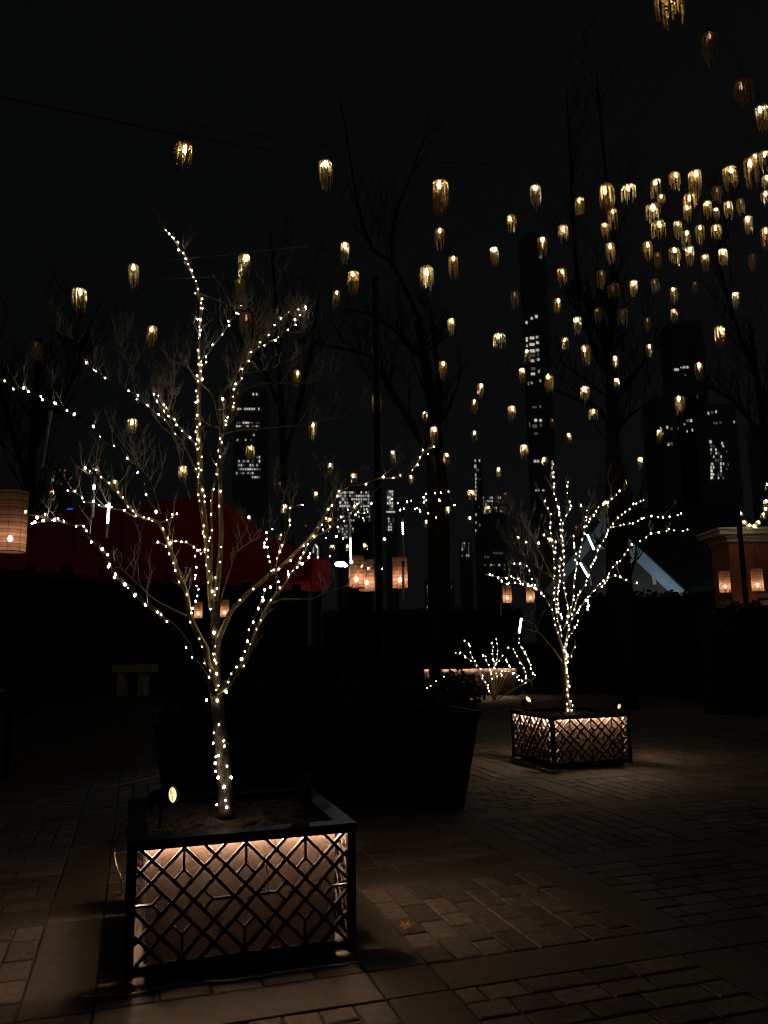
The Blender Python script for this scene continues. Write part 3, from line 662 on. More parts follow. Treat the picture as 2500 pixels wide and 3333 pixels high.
# ================================================================ BEAD PENDANTS
def strands(seed, L=1.0, wide=1.0):
    rnd = random.Random(seed); mb = MB(); n = 22
    for k in range(n):
        a = 2 * math.pi * k / n + rnd.uniform(-.12, .12)
        rr = rnd.choice((.5, .78, 1.0)) * .085 * wide if k % 3 else .085 * wide
        drop = rnd.uniform(.05, .28) * L + (.05 if rnd.random() < .25 else 0)
        pts = [(.02, -.008), (rr * .7, -.022), (rr * .97, -.05), (rr, -.11)]
        z = -.11
        prev = None; chain = []
        for i in range(len(pts) - 1):
            (r0, z0), (r1, z1) = pts[i], pts[i + 1]
            for t in (0, .5): chain.append((r0 + (r1 - r0) * t, z0 + (z1 - z0) * t))
        while z > -.08 - drop:
            chain.append((rr * (1 - .25 * max(0, (-z - .2)) / .2) + rnd.uniform(-.003, .003), z)); z -= .0175
        for r_, z_ in chain:
            c = Vector((r_ * math.cos(a), r_ * math.sin(a), z_)); q = .0082 * rnd.uniform(.7, 1.3); h = q * 1.5
            vs = [c + Vector((0, 0, h)), c + Vector((q, 0, 0)), c + Vector((0, q, 0)), c + Vector((-q, 0, 0)), c + Vector((0, -q, 0)), c + Vector((0, 0, -h))]
            mb.add(vs, [(0, 1, 2), (0, 2, 3), (0, 3, 4), (0, 4, 1), (5, 2, 1), (5, 3, 2), (5, 4, 3), (5, 1, 4)])
    me = bpy.data.meshes.new('bead_strands'); me.from_pydata(mb.v, [], mb.f); me.materials.append(M['bead']); return me
BEADS = [strands(s, l, w) for s, l, w in ((1, 1.0, 1.0), (2, .75, 1.05), (3, 1.25, .95), (4, .9, 1.0), (5, .6, 1.1), (6, 1.1, .9))]
def small_mesh(name, prof, m, n=10):
    mb = MB(); mb.lathe(prof, n); me = bpy.data.meshes.new(name); me.from_pydata(mb.v, [], mb.f); me.materials.append(m)
    me.polygons.foreach_set('use_smooth', [True] * len(me.polygons)); return me
CAPM = small_mesh('cap', [(0, .03), (.014, .03), (.016, 0), (.032, -.004), (.034, -.016), (.012, -.02)], M['black'])
WIREM = small_mesh('cord', [(.0025, .03), (.0025, .2)], M['cable'], 4)
PB_ = [(0, -.108), (.010, -.104), (.017, -.09), (.016, -.07), (.009, -.05), (.008, -.02)]
BULB = {k: small_mesh('bulb', PB_, M['p_' + k]) for k in 'bwgdx'}
PEND = []
def add_p(reg, rows):
    for x, t, b, w, k in rows:
        u, v0 = px(reg, x, t); _, v1 = px(reg, x, b); s = REG[reg][2]
        PEND.append([u, v0, v1, w * s, k])
add_p('K', [(370, 235, 535, 150, 'g'), (1220, 280, 550, 100, 'b'), (1620, 390, 545, 85, 'g'), (1010, 545, 710, 90, 'g'), (1470, 640, 785, 90, 'g'), (360, 670, 900, 95, 'g'), (1280, 750, 955, 90, 'b'), (850, 840, 1085, 80, 'b'), (480, 920, 1150, 95, 'g'), (243, 1010, 1225, 125, 'b'), (1460, 1030, 1170, 85, 'g'), (1040, 1235, 1430, 75, 'd'), (1420, 1300, 1435, 75, 'g'), (465, 1480, 1655, 70, 'b'), (1600, 1465, 1650, 75, 'w')])
add_p('M', [(1590, 90, 220, 100, 'b'), (478, 200, 405, 70, 'b'), (1083, 345, 515, 75, 'g'), (1420, 545, 695, 62, 'b'), (485, 640, 805, 92, 'g'), (1367, 690, 825, 60, 'g'), (920, 800, 985, 50, 'b'), (1000, 935, 1085, 75, 'b'), (1365, 970, 1080, 50, 'g'), (493, 1060, 1200, 78, 'g'), (633, 1150, 1275, 55, 'b'), (1112, 1170, 1280, 62, 'g'), (70, 1260, 1400, 52, 'b'), (280, 1355, 1455, 60, 'g'), (795, 1370, 1465, 45, 'g'), (1583, 1310, 1405, 45, 'g'), (1332, 1500, 1600, 58, 'g'), (1645, 1525, 1610, 45, 'd')])
add_p('N', [(790, 160, 285, 80, 'g'), (1013, 235, 440, 108, 'g'), (385, 290, 440, 72, 'b'), (1337, 350, 480, 75, 'b'), (330, 485, 655, 75, 'b'), (620, 560, 745, 105, 'g'), (1348, 600, 715, 65, 'b'), (1007, 685, 845, 95, 'b'), (218, 895, 1045, 88, 'g'), (1097, 930, 1050, 85, 'g'), (655, 1030, 1115, 55, 'd'), (835, 1190, 1300, 55, 'g'), (353, 1315, 1460, 90, 'b'), (570, 1450, 1540, 65, 'g'), (75, 1560, 1659, 55, 'g'), (1605, 1450, 1600, 62, 'b')])
add_p('Q', [(1078, 35, 265, 130, 'b'), (232, 255, 455, 75, 'b'), (820, 475, 715, 100, 'b'), (600, 880, 1095, 118, 'b'), (350, 1280, 1460, 75, 'b'), (123, 1610, 1790, 70, 'b'), (1650, 1930, 2020, 60, 'g'), (1640, 2120, 2230, 70, 'g')])
add_p('J', [(92, 870, 1010, 80, 'g'), (310, 760, 1005, 135, 'g'), (497, 765, 915, 110, 'b'), (360, 970, 1140, 85, 'g'), (300, 1085, 1215, 70, 'g'), (725, 720, 890, 95, 'b'), (770, 850, 945, 60, 'g'), (700, 930, 1080, 110, 'b'), (880, 665, 805, 88, 'g'), (1050, 650, 860, 110, 'g'), (1010, 840, 960, 95, 'g'), (985, 940, 1080, 75, 'g'), (745, 1065, 1205, 105, 'g'), (1330, 620, 805, 115, 'g'), (1230, 780, 910, 80, 'd'), (1150, 900, 1040, 75, 'g'), (1225, 960, 1090, 50, 'g'), (1320, 905, 1040, 75, 'g'), (1425, 885, 1015, 70, 'd'), (1225, 1100, 1220, 75, 'g'), (905, 1070, 1215, 70, 'g'), (1090, 1105, 1245, 75, 'g'), (975, 1150, 1305, 75, 'b'), (1490, 1030, 1200, 70, 'b'), (340, 1250, 1445, 82, 'g'), (655, 1240, 1385, 75, 'g'), (740, 1330, 1450, 60, 'd'), (878, 1290, 1425, 85, 'b'), (1008, 1280, 1420, 75, 'b'), (1133, 1345, 1470, 65, 'g'), (1278, 1300, 1440, 80, 'b'), (1530, 1340, 1480, 65, 'x'), (1640, 1120, 1330, 90, 'g'), (270, 1480, 1660, 72, 'd'), (375, 1590, 1700, 90, 'x'), (540, 1560, 1685, 65, 'b'), (718, 1550, 1660, 65, 'd'), (1050, 1575, 1680, 45, 'd'), (873, 1620, 1745, 65, 'g'), (1388, 1660, 1810, 60, 'b'), (240, 1790, 1950, 60, 'd'), (450, 1800, 1935, 80, 'x'), (657, 1870, 1980, 55, 'd'), (872, 1800, 1965, 58, 'g'), (1510, 540, 770, 120, 'g'), (1615, 490, 690, 85, 'b'), (1550, 510, 600, 70, 'b'), (1640, 690, 800, 70, 'b'), (1635, 820, 940, 75, 'w'), (1600, 110, 380, 110, 'b')])
add_p('R', [(470, -180, 240, 340, 'g'), (950, 400, 920, 190, 'd'), (1350, 960, 1270, 200, 'd')])
add_p('A', [(503, 460, 610, 92, 'b'), (848, 310, 505, 68, 'b'), (968, 700, 880, 65, 'g'), (1555, 245, 400, 85, 'b'), (1525, 400, 620, 70, 'd'), (1560, 620, 740, 80, 'd'), (230, 800, 960, 60, 'x'), (845, 1290, 1385, 60, 'b'), (1590, 1460, 1560, 58, 'g'), (1160, 1590, 1680, 55, 'b'), (725, 1680, 1750, 45, 'g'), (333, 1745, 1825, 45, 'g'), (1585, 1910, 1965, 30, 'g'), (1420, 1160, 1255, 40, 'b')])
add_p('B', [(1360, 210, 390, 75, 'b'), (1425, 430, 605, 90, 'g'), (1290, 580, 800, 60, 'g'), (990, 1190, 1390, 60, 'g'), (1110, 1590, 1725, 65, 'b')])
add_p('S', [(765, 335, 445, 72, 'g'), (1350, 410, 540, 60, 'b')])
add_p('D', [(645, 140, 230, 35, 'd'), (885, 205, 270, 38, 'g'), (678, 290, 350, 45, 'g'), (980, 375, 440, 50, 'g'), (658, 490, 540, 38, 'b'), (1150, 295, 335, 30, 'g'), (1000, 565, 605, 32, 'g'), (1100, 565, 600, 30, 'g'), (1218, 555, 600, 35, 'g'), (1348, 515, 560, 32, 'g'), (1628, 395, 445, 32, 'g'), (820, 430, 465, 20, 'd')])
add_p('F', [(15, 365, 420, 35, 'g'), (253, 360, 410, 38, 'g'), (145, 425, 460, 25, 'g'), (1070, 200, 265, 35, 'g'), (963, 330, 380, 38, 'g'), (870, 420, 450, 28, 'd'), (787, 480, 535, 32, 'd'), (435, 545, 580, 22, 'g'), (485, 570, 605, 22, 'g'), (555, 575, 615, 25, 'g'), (627, 550, 610, 28, 'g')])
add_p('V', [(1485, 35, 80, 25, 'b'), (1625, 35, 85, 30, 'b'), (1505, 85, 120, 25, 'g'), (1595, 82, 125, 28, 'b'), (1540, 108, 150, 28, 'g'), (1570, 110, 160, 28, 'g'), (1645, 0, 25, 30, 'b')])
ZONES = [(0, 640, 'left of the nearer tree\'s tallest limb'), (640, 1000, 'over the nearer tree\'s right crown'), (1000, 1300, 'around the tall dark pole'),
         (1300, 1560, 'between the dark pole and the lit tower'), (1560, 1690, 'just left of the tall lit tower'), (1690, 1800, 'across the tall lit tower'),
         (1800, 1930, 'just right of the tall lit tower'), (1930, 2060, 'above the gable peak'), (2060, 2160, 'above the dark slate roof'),
         (2160, 2260, 'above the wide dark tower at right'), (2260, 2370, 'left of the right-edge cluster'), (2370, 2600, 'at the right edge')]
LOOK = {'b': 'bright gold', 'w': 'white-glowing', 'g': 'amber', 'd': 'dim reddish', 'x': 'nearly dark'}
ORD = ['', 'second ', 'third ', 'fourth ', 'fifth ', 'sixth ', 'seventh ', 'eighth ', 'ninth ', 'tenth ', 'eleventh ', 'twelfth ', 'thirteenth ', 'fourteenth ', 'fifteenth ', 'sixteenth ', 'seventeenth ', 'eighteenth ', 'nineteenth ', 'twentieth ']
pos = []
for z0, z1, zn in ZONES:
    for kk in 'bwgdx':
        mem = sorted([p for p in PEND if z0 <= p[0] < z1 and p[4] == kk], key=lambda p: p[1])
        for i, p in enumerate(mem):
            o = ORD[i] + 'highest' if len(mem) > 1 else 'only'
            p.append(f"beaded pendant, {o} {LOOK[kk]} one {zn}")
for n_, (u, v0, v1, w, k, lab) in enumerate(PEND):
    zc = 6.35 + .35 * math.sin(n_ * 1.7)
    hgt = v1 - v0
    Y = at_z(u, v0, zc).y
    if v0 > 1640 and u > 2395: Y = 17.6; w = max(w, 15)
    else: Y = .35 * Y + .65 * min(max(.17 * FPX / w, 5.0), 30)
    p = at(u, v0, Y)
    dist = (p - Vector((0, 0, H))).dot(F_); sc = (w / FPX * dist) / .175
    real = hgt / FPX * dist / sc
    bi = min(range(6), key=lambda i: abs((.3, .27, .34, .285, .235, .31)[i] - real) + random.uniform(0, .02))
    root = empty('bead_pendant', p, random.uniform(0, 6)); tag(root, lab, 'pendant lamp', 'beaded pendant lamps strung overhead'); root.scale = (sc,) * 3
    root.rotation_euler = (random.uniform(-.06, .06), random.uniform(-.05, .05), random.uniform(0, 6.3))
    for nm, me in (('bead_strands', BEADS[bi]), ('bulb', BULB['b' if (k == 'g' and w < 22) else k]), ('cap', CAPM), ('cord', WIREM)):
        o = link(bpy.data.objects.new(nm, me)); o.parent = root
        if nm == 'bulb': o.location = (random.uniform(-.02, .02), random.uniform(-.02, .02), random.uniform(-.02, .03))
    pos.append(p + Vector((0, 0, .2 * sc)))
# overhead cables, one per band of depth
def cable(label, pts, r=.006, name='overhead_cable'):
    mb = MB(); mb.tube(pts, r, 4); o = mb.build(name, M['cable'], None, pts[0]); tag(o, label, 'cable', 'cables the pendant lamps hang from'); return o
cable('thin sagging cable crossing the upper left sky above the left pendants', smooth_path([at(-200, 270, 7.2), at(0, 315, 7.5), at(330, 385, 8), at(590, 440, 8.5), at(850, 485, 9.2), at(1065, 520, 10), at(1400, 560, 11.5)]), .008)
M['grey'] = mat('grey_wire', (.35, .32, .27), .6)
o = cable('pale thin cable tied to the topmost lit twig, running right', smooth_path([at(200, 870, 6.2), at(420, 855, 5.2), at(613, 841, 4.68), at(690, 835, 4.75), at(800, 822, 5.2), at(1000, 800, 6.5)]), .003); o.data.materials[0] = M['grey']
o = cable('lower pale cable running left from the tallest limb', smooth_path([at(150, 925, 6.2), at(400, 912, 5.2), at(620, 905, 4.7), at(700, 900, 4.9)]), .003); o.data.materials[0] = M['grey']
BANDS = [(5, 7.2, 'nearest cable over the right corner'), (7.2, 8.6, 'second nearest cable over the right side'), (8.6, 10, 'third cable out, over the nearer tree'), (10, 11.5, 'fourth cable out, over the middle'), (11.5, 13, 'fifth cable out, behind the nearer tree crown'), (13, 15, 'sixth cable out, over the farther planter'), (15, 18, 'seventh cable out, beyond the farther planter'), (18, 23, 'eighth cable out, before the dark trees'), (23, 40, 'farthest cable, strung before the skyline')]
for a, b, lab in BANDS:
    mem = sorted([p for p in pos if a <= p.y < b], key=lambda p: p.x)
    if len(mem) > 1: cable(lab, mem, .0035)

# ================================================================ SPOTLIGHTS, CORDS, LEAF
def spot(label, p, aim, r=.032, lit=True):
    root = empty('spotlight', p); tag(root, label, 'spotlight', 'garden spotlights staked in the planters')
    d = aim.normalized(); q = d.to_track_quat('Z', 'Y').to_matrix()
    b = MB(); b.lathe([(0, -.12), (r * .7, -.118), (r * .95, -.09), (r, 0), (r * 1.12, .004), (r * 1.12, .02), (r * .98, .02), (r * .96, .006)], 20, c=p, M=q)
    b.build('housing', M['black'], root, p, smooth=False)
    l = MB(); l.lathe([(0, .008), (r * .95, .008)], 20, c=p, M=q); l.build('lens', M['lens'] if lit else M['black'], root, p)
    if lit:
        g_ = MB()
        for k, (x, y, w, h) in enumerate(((0, 0, .002, r * 1.7), (-.011, 0, .0015, r * 1.4), (.006, .01, r * 1.2, .0015))):
            g_.box(p + q @ Vector((x, y, .0105)), (w, h, .001), M=q)
        g_.build('grille', M['darkbark'], root, p)
    s = MB(); s.tube([p - d * .06, p - d * .06 - Vector((0, 0, .16))], .008, 6); s.build('stake', M['black'], root, p)
p = at(555, 2588, 4.25); spot('lit spotlight with glowing oval lens, front left of the nearer planter', p, Matrix.Rotation(.93, 3, 'Z') @ (Vector((0, 0, H)) - p), .041)
p = at(985, 2545, 4.75); spot('black spotlight turned away, back right of the nearer planter', p, Vector((-.3, .9, .7)), .045, False)
p = at(1718, 2278, 10.45); spot('lit spotlight seen slantwise, left end of the farther planter', p, Vector((.55, -.75, .6)), .046)
p = at(2018, 2300, 10.9); spot('lit spotlight seen edge on, right end of the farther planter', p, Vector((-.95, -.45, .35)), .036)
loop = MB(); c = at(1716, 2236, 10.5); loop.tube([c + Vector((.075 * math.cos(a), .03 * math.sin(a), .10 * math.sin(a))) for a in [k * .35 for k in range(15)]], .008, 6)
tag(loop.build('cable_coil', M['pale'], None, c), 'loose coil of pale cable standing behind the farther planter spotlight', 'cable coil')
def rope(label, pts, r, m, name='power_cord', plug=None):
    P = smooth_path(pts, 5); P = [p + Vector((0, 0, random.uniform(0, .004))) for p in P]
    root = empty(name, P[0]); tag(root, label, 'cord')
    mb = MB(); mb.tube(P, r, 6); mb.build('cord', m, root, P[0], smooth=True)
    if plug:
        for k, q in enumerate(plug):
            b = MB(); i = min(range(len(P)), key=lambda i: (P[i] - q).length); d = (P[min(i + 1, len(P) - 1)] - P[max(i - 1, 0)]).normalized()
            b.tube([P[i] - d * .022, P[i] + d * .022], [r * 2.1, r * 2.4], 8); b.build('plug', M['pale'], root, P[0])
    return root
def gz(reg, x, y, z=.008): return at_z(*px(reg, x, y), z)
rope('pale two-strand cord lying along the front of the nearer planter', [gz('E', -60, 1655), gz('E', 70, 1645), gz('E', 230, 1635), gz('E', 400, 1600), gz('E', 480, 1585), gz('E', 600, 1575), gz('E', 850, 1550), gz('E', 1000, 1525), gz('E', 1250, 1490), gz('E', 1400, 1470), gz('E', 1530, 1455)], .006, M['pale'], plug=[gz('E', 465, 1587), gz('E', 518, 1580)])
rope('dark strand twisted beside the pale cord in front of the planter', [gz('E', 390, 1590), gz('E', 450, 1568), gz('E', 560, 1560), gz('E', 700, 1560), gz('E', 1000, 1515), gz('E', 1030, 1495)], .005, M['wire'])
cpts = [px('E', *q) for q in ((195, 625), (170, 680), (140, 760), (126, 850), (145, 930), (165, 990), (172, 1100))]
rope('pale cable looping down the left side of the nearer planter', [at(u, v, 4.05) for u, v in cpts], .0038, M['pale'])
rope('short string of amber bulbs wire hanging inside the lattice front', [P1.matrix_world @ Vector((0, 0, 0)) if False else at(*px('E', 985, 890), 4.08), at(*px('E', 1000, 980), 4.08), at(*px('E', 1008, 1120), 4.08), at(*px('E', 1025, 1250), 4.08), at(*px('E', 1040, 1320), 4.08), at(*px('E', 1052, 1400), 4.1)], .003, M['pale'], name='hanging_wire')
rope('thin pale cable on the dark paving behind the nearer planter', [gz('E', 20, 475), gz('E', 230, 432), gz('E', 420, 385), gz('E', 620, 340)], .010, M['pale'])
rope('pale cord lying along the left foot of the farther planter', [gz('F', 400, 1890), gz('F', 470, 1905), gz('F', 560, 1935), gz('F', 670, 1968)], .012, M['pale'])
lf = MB(); c = gz('P', 1318, 3018, .006); rnd = random.Random(5)
for k in range(7):
    a = k * .9 + .2; L = rnd.uniform(.035, .055)
    e = Vector((math.cos(a) * L, math.sin(a) * L, rnd.uniform(.006, .02))); s_ = Vector((-math.sin(a), math.cos(a), 0)) * .011
    lf.add([c, c + e * .6 + s_, c + e, c + e * .6 - s_], [(0, 1, 2, 3)])
tag(lf.build('fallen_leaf', M['leaf'], None, c), 'curled dry brown leaf on the paving right of the nearer planter', 'leaf')

# ================================================================ MIDDLE GROUND
# dark tapered planter with an evergreen
tp = empty('tapered_planter', at_z(1360, 2650, 0)); tag(tp, 'long black tapered trough of dark evergreens between the two lattice planters', 'planter')
o = tp.location.copy(); b = MB(); hw0, hw1, hh = .47, .60, .86
Rz = Matrix.Rotation(.3, 3, 'Z'); cc = o + Rz @ Vector((0, .5, 0))
def ring(hw, z): return [cc + Rz @ Vector((x * hw - (1.75 if x < 0 else 0), y * hw, z)) for x, y in ((-1, -1), (1, -1), (1, 1), (-1, 1))]
rs = [ring(hw0, 0.0), ring(hw1, hh), ring(hw1 + .02, hh), ring(hw1 + .02, hh + .05), ring(hw1 - .04, hh + .05), ring(hw1 - .05, hh - .05)]
vs = [v for r in rs for v in r]; fs = []
for k in range(len(rs) - 1): fs += [(k * 4 + i, k * 4 + (i + 1) % 4, k * 4 + 4 + (i + 1) % 4, k * 4 + 4 + i) for i in range(4)]
fs += [(20, 21, 22, 23)]
b.add(vs, fs); b.build('pot', M['wall'], tp, o)
def leaves(n, c, rad, size, rnd):
    mb = MB()
    for _ in range(n):
        while True:
            q = Vector((rnd.uniform(-1, 1), rnd.uniform(-1, 1), rnd.uniform(-1, 1)))
            if .45 < q.length < 1: break
        q = Vector((q.x * rad[0], q.y * rad[1], q.z * rad[2])) * (1 + .15 * math.sin(q.x * 9) * math.cos(q.z * 7))
        a = Vector((rnd.uniform(-1, 1), rnd.uniform(-1, 1), rnd.uniform(-1, 1))).normalized(); b_ = a.orthogonal().normalized(); s_ = size * rnd.uniform(.6, 1.3)
        mb.add([c + q + a * s_, c + q + b_ * s_ * .45, c + q - a * s_, c + q - b_ * s_ * .45], [(0, 1, 2, 3)])
    return mb
leaves(5200, cc + Rz @ Vector((-.87, 0, 1.02)), (1.42, .55, .22), .04, random.Random(3)).build('foliage', M['hedge'], tp, o)
# third lit planter, far
P3 = empty('lattice_planter', at_z(1376, 2265, 0.0) * 1.0, .02)
P3.location = (at(1372, 2172, 24).x, 24, 0); planter(P3, 2.9, 1.2, .82, lit=(1, 0, 0, 0)); tag(P3, 'long distant planter with a copper-lit upper edge behind the low shrub', 'planter')
bsh = empty('round_shrub', at(1440, 2270, 19)); tag(bsh, 'dark rounded shrub before the copper-lit planter', 'shrub')
c = at(1470, 2262, 19); c.z = .35; leaves(1800, c, (.75, .5, .62), .06, random.Random(8)).build('foliage', M['hedge'], bsh, bsh.location)
mb = MB(); mb.tube([Vector((c.x, c.y, 0)), c], .05, 6); mb.build('stem', M['darkbark'], bsh, bsh.location)
arc = smooth_path([at(*px('G', *q), 18.2) for q in ((250, 528), (275, 515), (300, 485), (330, 462), (365, 435), (400, 418), (455, 403))])
string_light('arc of tiny bulbs following the rounded dark shrub', 'string lights on the low shrub', arc, .2, False, .02, None, 1.0)
# dark pole, marquee posts, right pole
def pole(label, u, v_top, Y, r, base_w=1.6):
    t = at(u, v_top, Y); root = empty('lamp_pole', (t.x, t.y, 0)); tag(root, label, 'pole', 'dark poles holding the cables')
    m1 = MB(); m1.lathe([(r * 1.25, 0), (r * 1.1, 1.2), (r, t.z - .1), (r * .8, t.z)], 14, c=(t.x, t.y, 0)); m1.build('shaft', M['black'], root, root.location, smooth=True)
    m2 = MB(); m2.lathe([(r * 2.4, 0), (r * 2.4, .05), (r * 1.7, .14), (r * 1.3, .3)], 14, c=(t.x, t.y, 0)); m2.build('base', M['black'], root, root.location)
    m3 = MB(); m3.lathe([(r * .8, -.02), (r * 1.3, 0), (r * 1.1, .04), (0, .07)], 12, c=t); m3.build('cap', M['black'], root, root.location)
pole('tall dark pole standing right of the nearer tree', 1222, 915, 11.2, .048)
pole('dark pole before the brick building at the right edge', 2402, 1660, 16.4, .05)
# red marquee
mq = empty('marquee', at(500, 2300, 14)); mq.location.z = 0; tag(mq, 'dark red canvas marquee with notched valance behind the nearer tree', 'marquee')
ev = [(-350, 1838, 8.8), (32, 1852, 10), (250, 1868, 11), (450, 1882, 12), (640, 1894, 13), (800, 1908, 14), (930, 1918, 14.8), (1015, 1925, 15.3)]
tpz = [(-350, 1690, 12), (84, 1668, 13.5), (250, 1657, 14.2), (435, 1643, 15), (600, 1622, 15.9), (692, 1612, 16.5), (870, 1735, 16.2), (1020, 1812, 15.6)]
E3 = smooth_path([at(*q) for q in ev], 5); T3 = smooth_path([at(*q) for q in tpz], 5)
val = .20
rf = MB(); n = len(E3)
mid = [(a.lerp(b, .5) + Vector((0, 0, -.08 - .07 * abs(math.sin((k - 2) * math.pi / 4))))) for k, (a, b) in enumerate(zip(E3, T3))]
EE = [e + Vector((0, 0, val)) for e in E3]
back = [t + (t - e) * .5 for e, t in zip(E3, T3)]
for q in back: q.z = 2.9
rows = [EE, mid, T3, back]
vs = [v for r in rows for v in r]; fs = [(k * n + i, k * n + i + 1, (k + 1) * n + i + 1, (k + 1) * n + i) for k in range(3) for i in range(n - 1)]
rf.add(vs, fs); rf.build('roof', M['red'], mq, mq.location, smooth=True)
sm = MB()
for i in range(2, n - 1, 4):
    sm.tube([EE[i] + Vector((0, -.02, .012)), mid[i] + Vector((0, -.02, .012)), T3[i] + Vector((0, -.02, .012))], .014, 4)
sm.tube([e + Vector((0, -.02, .0)) for e in EE], .016, 4)
sm.build('seams', M['red'], mq, mq.location)
vl = MB(); total = 0; k = 0
for i in range(n - 1):
    a, b = EE[i], EE[i + 1]; m = max(1, int((b - a).length / .06))
    for j in range(m):
        p0, p1 = a.lerp(b, j / m), a.lerp(b, (j + 1) / m); total += (p1 - p0).length
        dd = val if (total % .62) < .42 else val * .45
        vl.add([p0, p1, p1 - Vector((0, 0, dd)), p0 - Vector((0, 0, dd))], [(0, 1, 2, 3)])
vl.build('valance', M['red'], mq, mq.location)
endp = MB(); a = at(1012, 1826, 15.3); q0 = [at(1015, 1815, 15.5), at(1060, 1822, 16.2), at(1078, 1836, 16.6), at(1079, 1900, 16.6), at(1060, 1920, 16.2), at(1040, 1933, 15.6), at(1012, 1925, 15.3)]
endp.add(q0, [tuple(range(7))]); endp.build('end_flap', M['red'], mq, mq.location)
for u, v, Y in ((1035, 1925, 15.4), (560, 1890, 12.6), (60, 1855, 10.1)):
    t = at(u, v, Y); m1 = MB(); m1.lathe([(.04, 0), (.04, t.z)], 8, c=(t.x, t.y, 0)); m1.build('post', M['black'], mq, mq.location)
bw = None; q1 = [Vector((p.x, p.y, 0)) for p in back]; q2 = [Vector((p.x, p.y, 2.9)) for p in back]
# flood lamp on a post right of the marquee
fp = at(1108, 1836, 19); fl = empty('flood_lamp', (fp.x, fp.y, 0)); tag(fl, 'glaring white flood lamp right of the red marquee', 'lamp')
m1 = MB(); m1.lathe([(.05, 0), (.035, fp.z - .1)], 10, c=(fp.x, fp.y + .15, 0)); m1.build('post', M['black'], fl, fl.location)
m1 = MB(); m1.box(fp + Vector((0, .07, 0)), (.30, .10, .16)); m1.build('housing', M['black'], fl, fl.location)
m1 = MB(); m1.lathe([(.0, .0), (.13, 0)], 20, c=fp + Vector((0, .015, 0)), M=Matrix.Rotation(math.pi / 2, 3, 'X')); 
for i, v in enumerate(m1.v): m1.v[i] = (v[0], v[1], fp.z + (v[2] - fp.z) * .5)
m1.build('lens', M['flood'], fl, fl.location)
ld2 = bpy.data.lights.new('flood_beam', 'SPOT'); ld2.energy = 120; ld2.color = (.85, .92, 1.0); ld2.spot_size = math.radians(34); ld2.spot_blend = .6; ld2.shadow_soft_size = .1
lo2 = link(bpy.data.objects.new('flood_beam', ld2)); lo2.parent = fl; lo2.location = Vector((-.1, -.15, fp.z))
lo2.rotation_euler = (at(1045, 1880, 15.8) - fp).to_track_quat('-Z', 'Y').to_euler()
# stone tables
def table(label, u0, u1, vt, vb, Y, hgt):
    a = at(u0, vt, Y); c_ = at(u1, vt, Y); root = empty('stone_table', ((a.x + c_.x) / 2, Y, 0)); tag(root, label, 'table', 'stone tables on the far left')
    w = c_.x - a.x; cx_ = root.location.x; th = hgt * .24
    m1 = MB(); m1.box((cx_, Y + .3, hgt - th / 2), (w, .7, th)); m1.build('top', M['stone'], root, root.location)
    for s_ in (-.62, .45):
        m2 = MB(); m2.box((cx_ + s_ * w / 2, Y + .3, (hgt - th) / 2), (w * .17, .5, hgt - th)); m2.build('leg', M['stone'], root, root.location)
table('pale stone table with two block legs, left of the nearer trunk', 367, 496, 2163, 2247, 26, .98)
# low kerbs and walls
def wallbox(name, label, cat, a, b, h, t, m, kind=None, group=None):
    a = Vector(a); b = Vector(b); d = b - a; mb = MB(); c_ = (a + b) / 2
    mb.box((c_.x, c_.y, h / 2 - .01), (d.length, t, h), rz=math.atan2(d.y, d.x)); o = mb.build(name, m, None, (c_.x, c_.y, 0)); return tag(o, label, cat, group, kind)
a = at_z(-60, 2248, .1); b = at_z(165, 2230, .1); wallbox('kerb', 'faintly lit stone kerb at the far left', 'kerb', (a.x, a.y, 0), (b.x, b.y, 0), .12, .3, M['stone'])
a = at_z(783, 2218, .1); b = at_z(1110, 2208, .1); wallbox('kerb', 'faintly lit stone kerb behind the nearer trunk', 'kerb', (a.x, a.y, 0), (b.x, b.y, 0), .12, .3, M['stone'])
# ---- long dark hedges closing the view
def hedge(label, x0, x1, y, h, dep=1.2):
    rnd = random.Random(int(x0 * 7 + 99)); root = empty('hedge', ((x0 + x1) / 2, y, 0)); tag(root, label, 'hedge', 'dark clipped hedges closing the square')
    mb = MB(); mb.box(((x0 + x1) / 2, y, h / 2 - .1), (x1 - x0, dep, h - .2)); mb.build('core', M['wall'], root, root.location)
    lv = MB(); n = int((x1 - x0) * 160)
    for _ in range(n):
        p = Vector((rnd.uniform(x0, x1), y + rnd.uniform(-dep / 2 - .06, -dep / 2 + .3), rnd.uniform(h * .4, h) if rnd.random() < .5 else h + rnd.uniform(-.3, -.08)))
        a = Vector((rnd.uniform(-1, 1), rnd.uniform(-1, 1), rnd.uniform(-1, 1))).normalized(); b_ = a.orthogonal(); s_ = .09 * rnd.uniform(.6, 1.3)
        lv.add([p + a * s_, p + b_ * s_ * .5, p - a * s_, p - b_ * s_ * .5], [(0, 1, 2, 3)])
    lv.build('foliage', M['hedge'], root, root.location)
hedge('dark hedge behind the red marquee and nearer tree', -26, -3.0, 30, 4.7)
hedge('dark hedge behind the lit low shrub in the middle', -2.4, 5.2, 31, 2.9)
hedge('dark hedge under the gabled house on the right', 5.3, 26, 24.5, 3.05)

hedge('low dark hedge before the brick building at the right edge', 6.9, 8.15, 17.2, 2.4, .8)
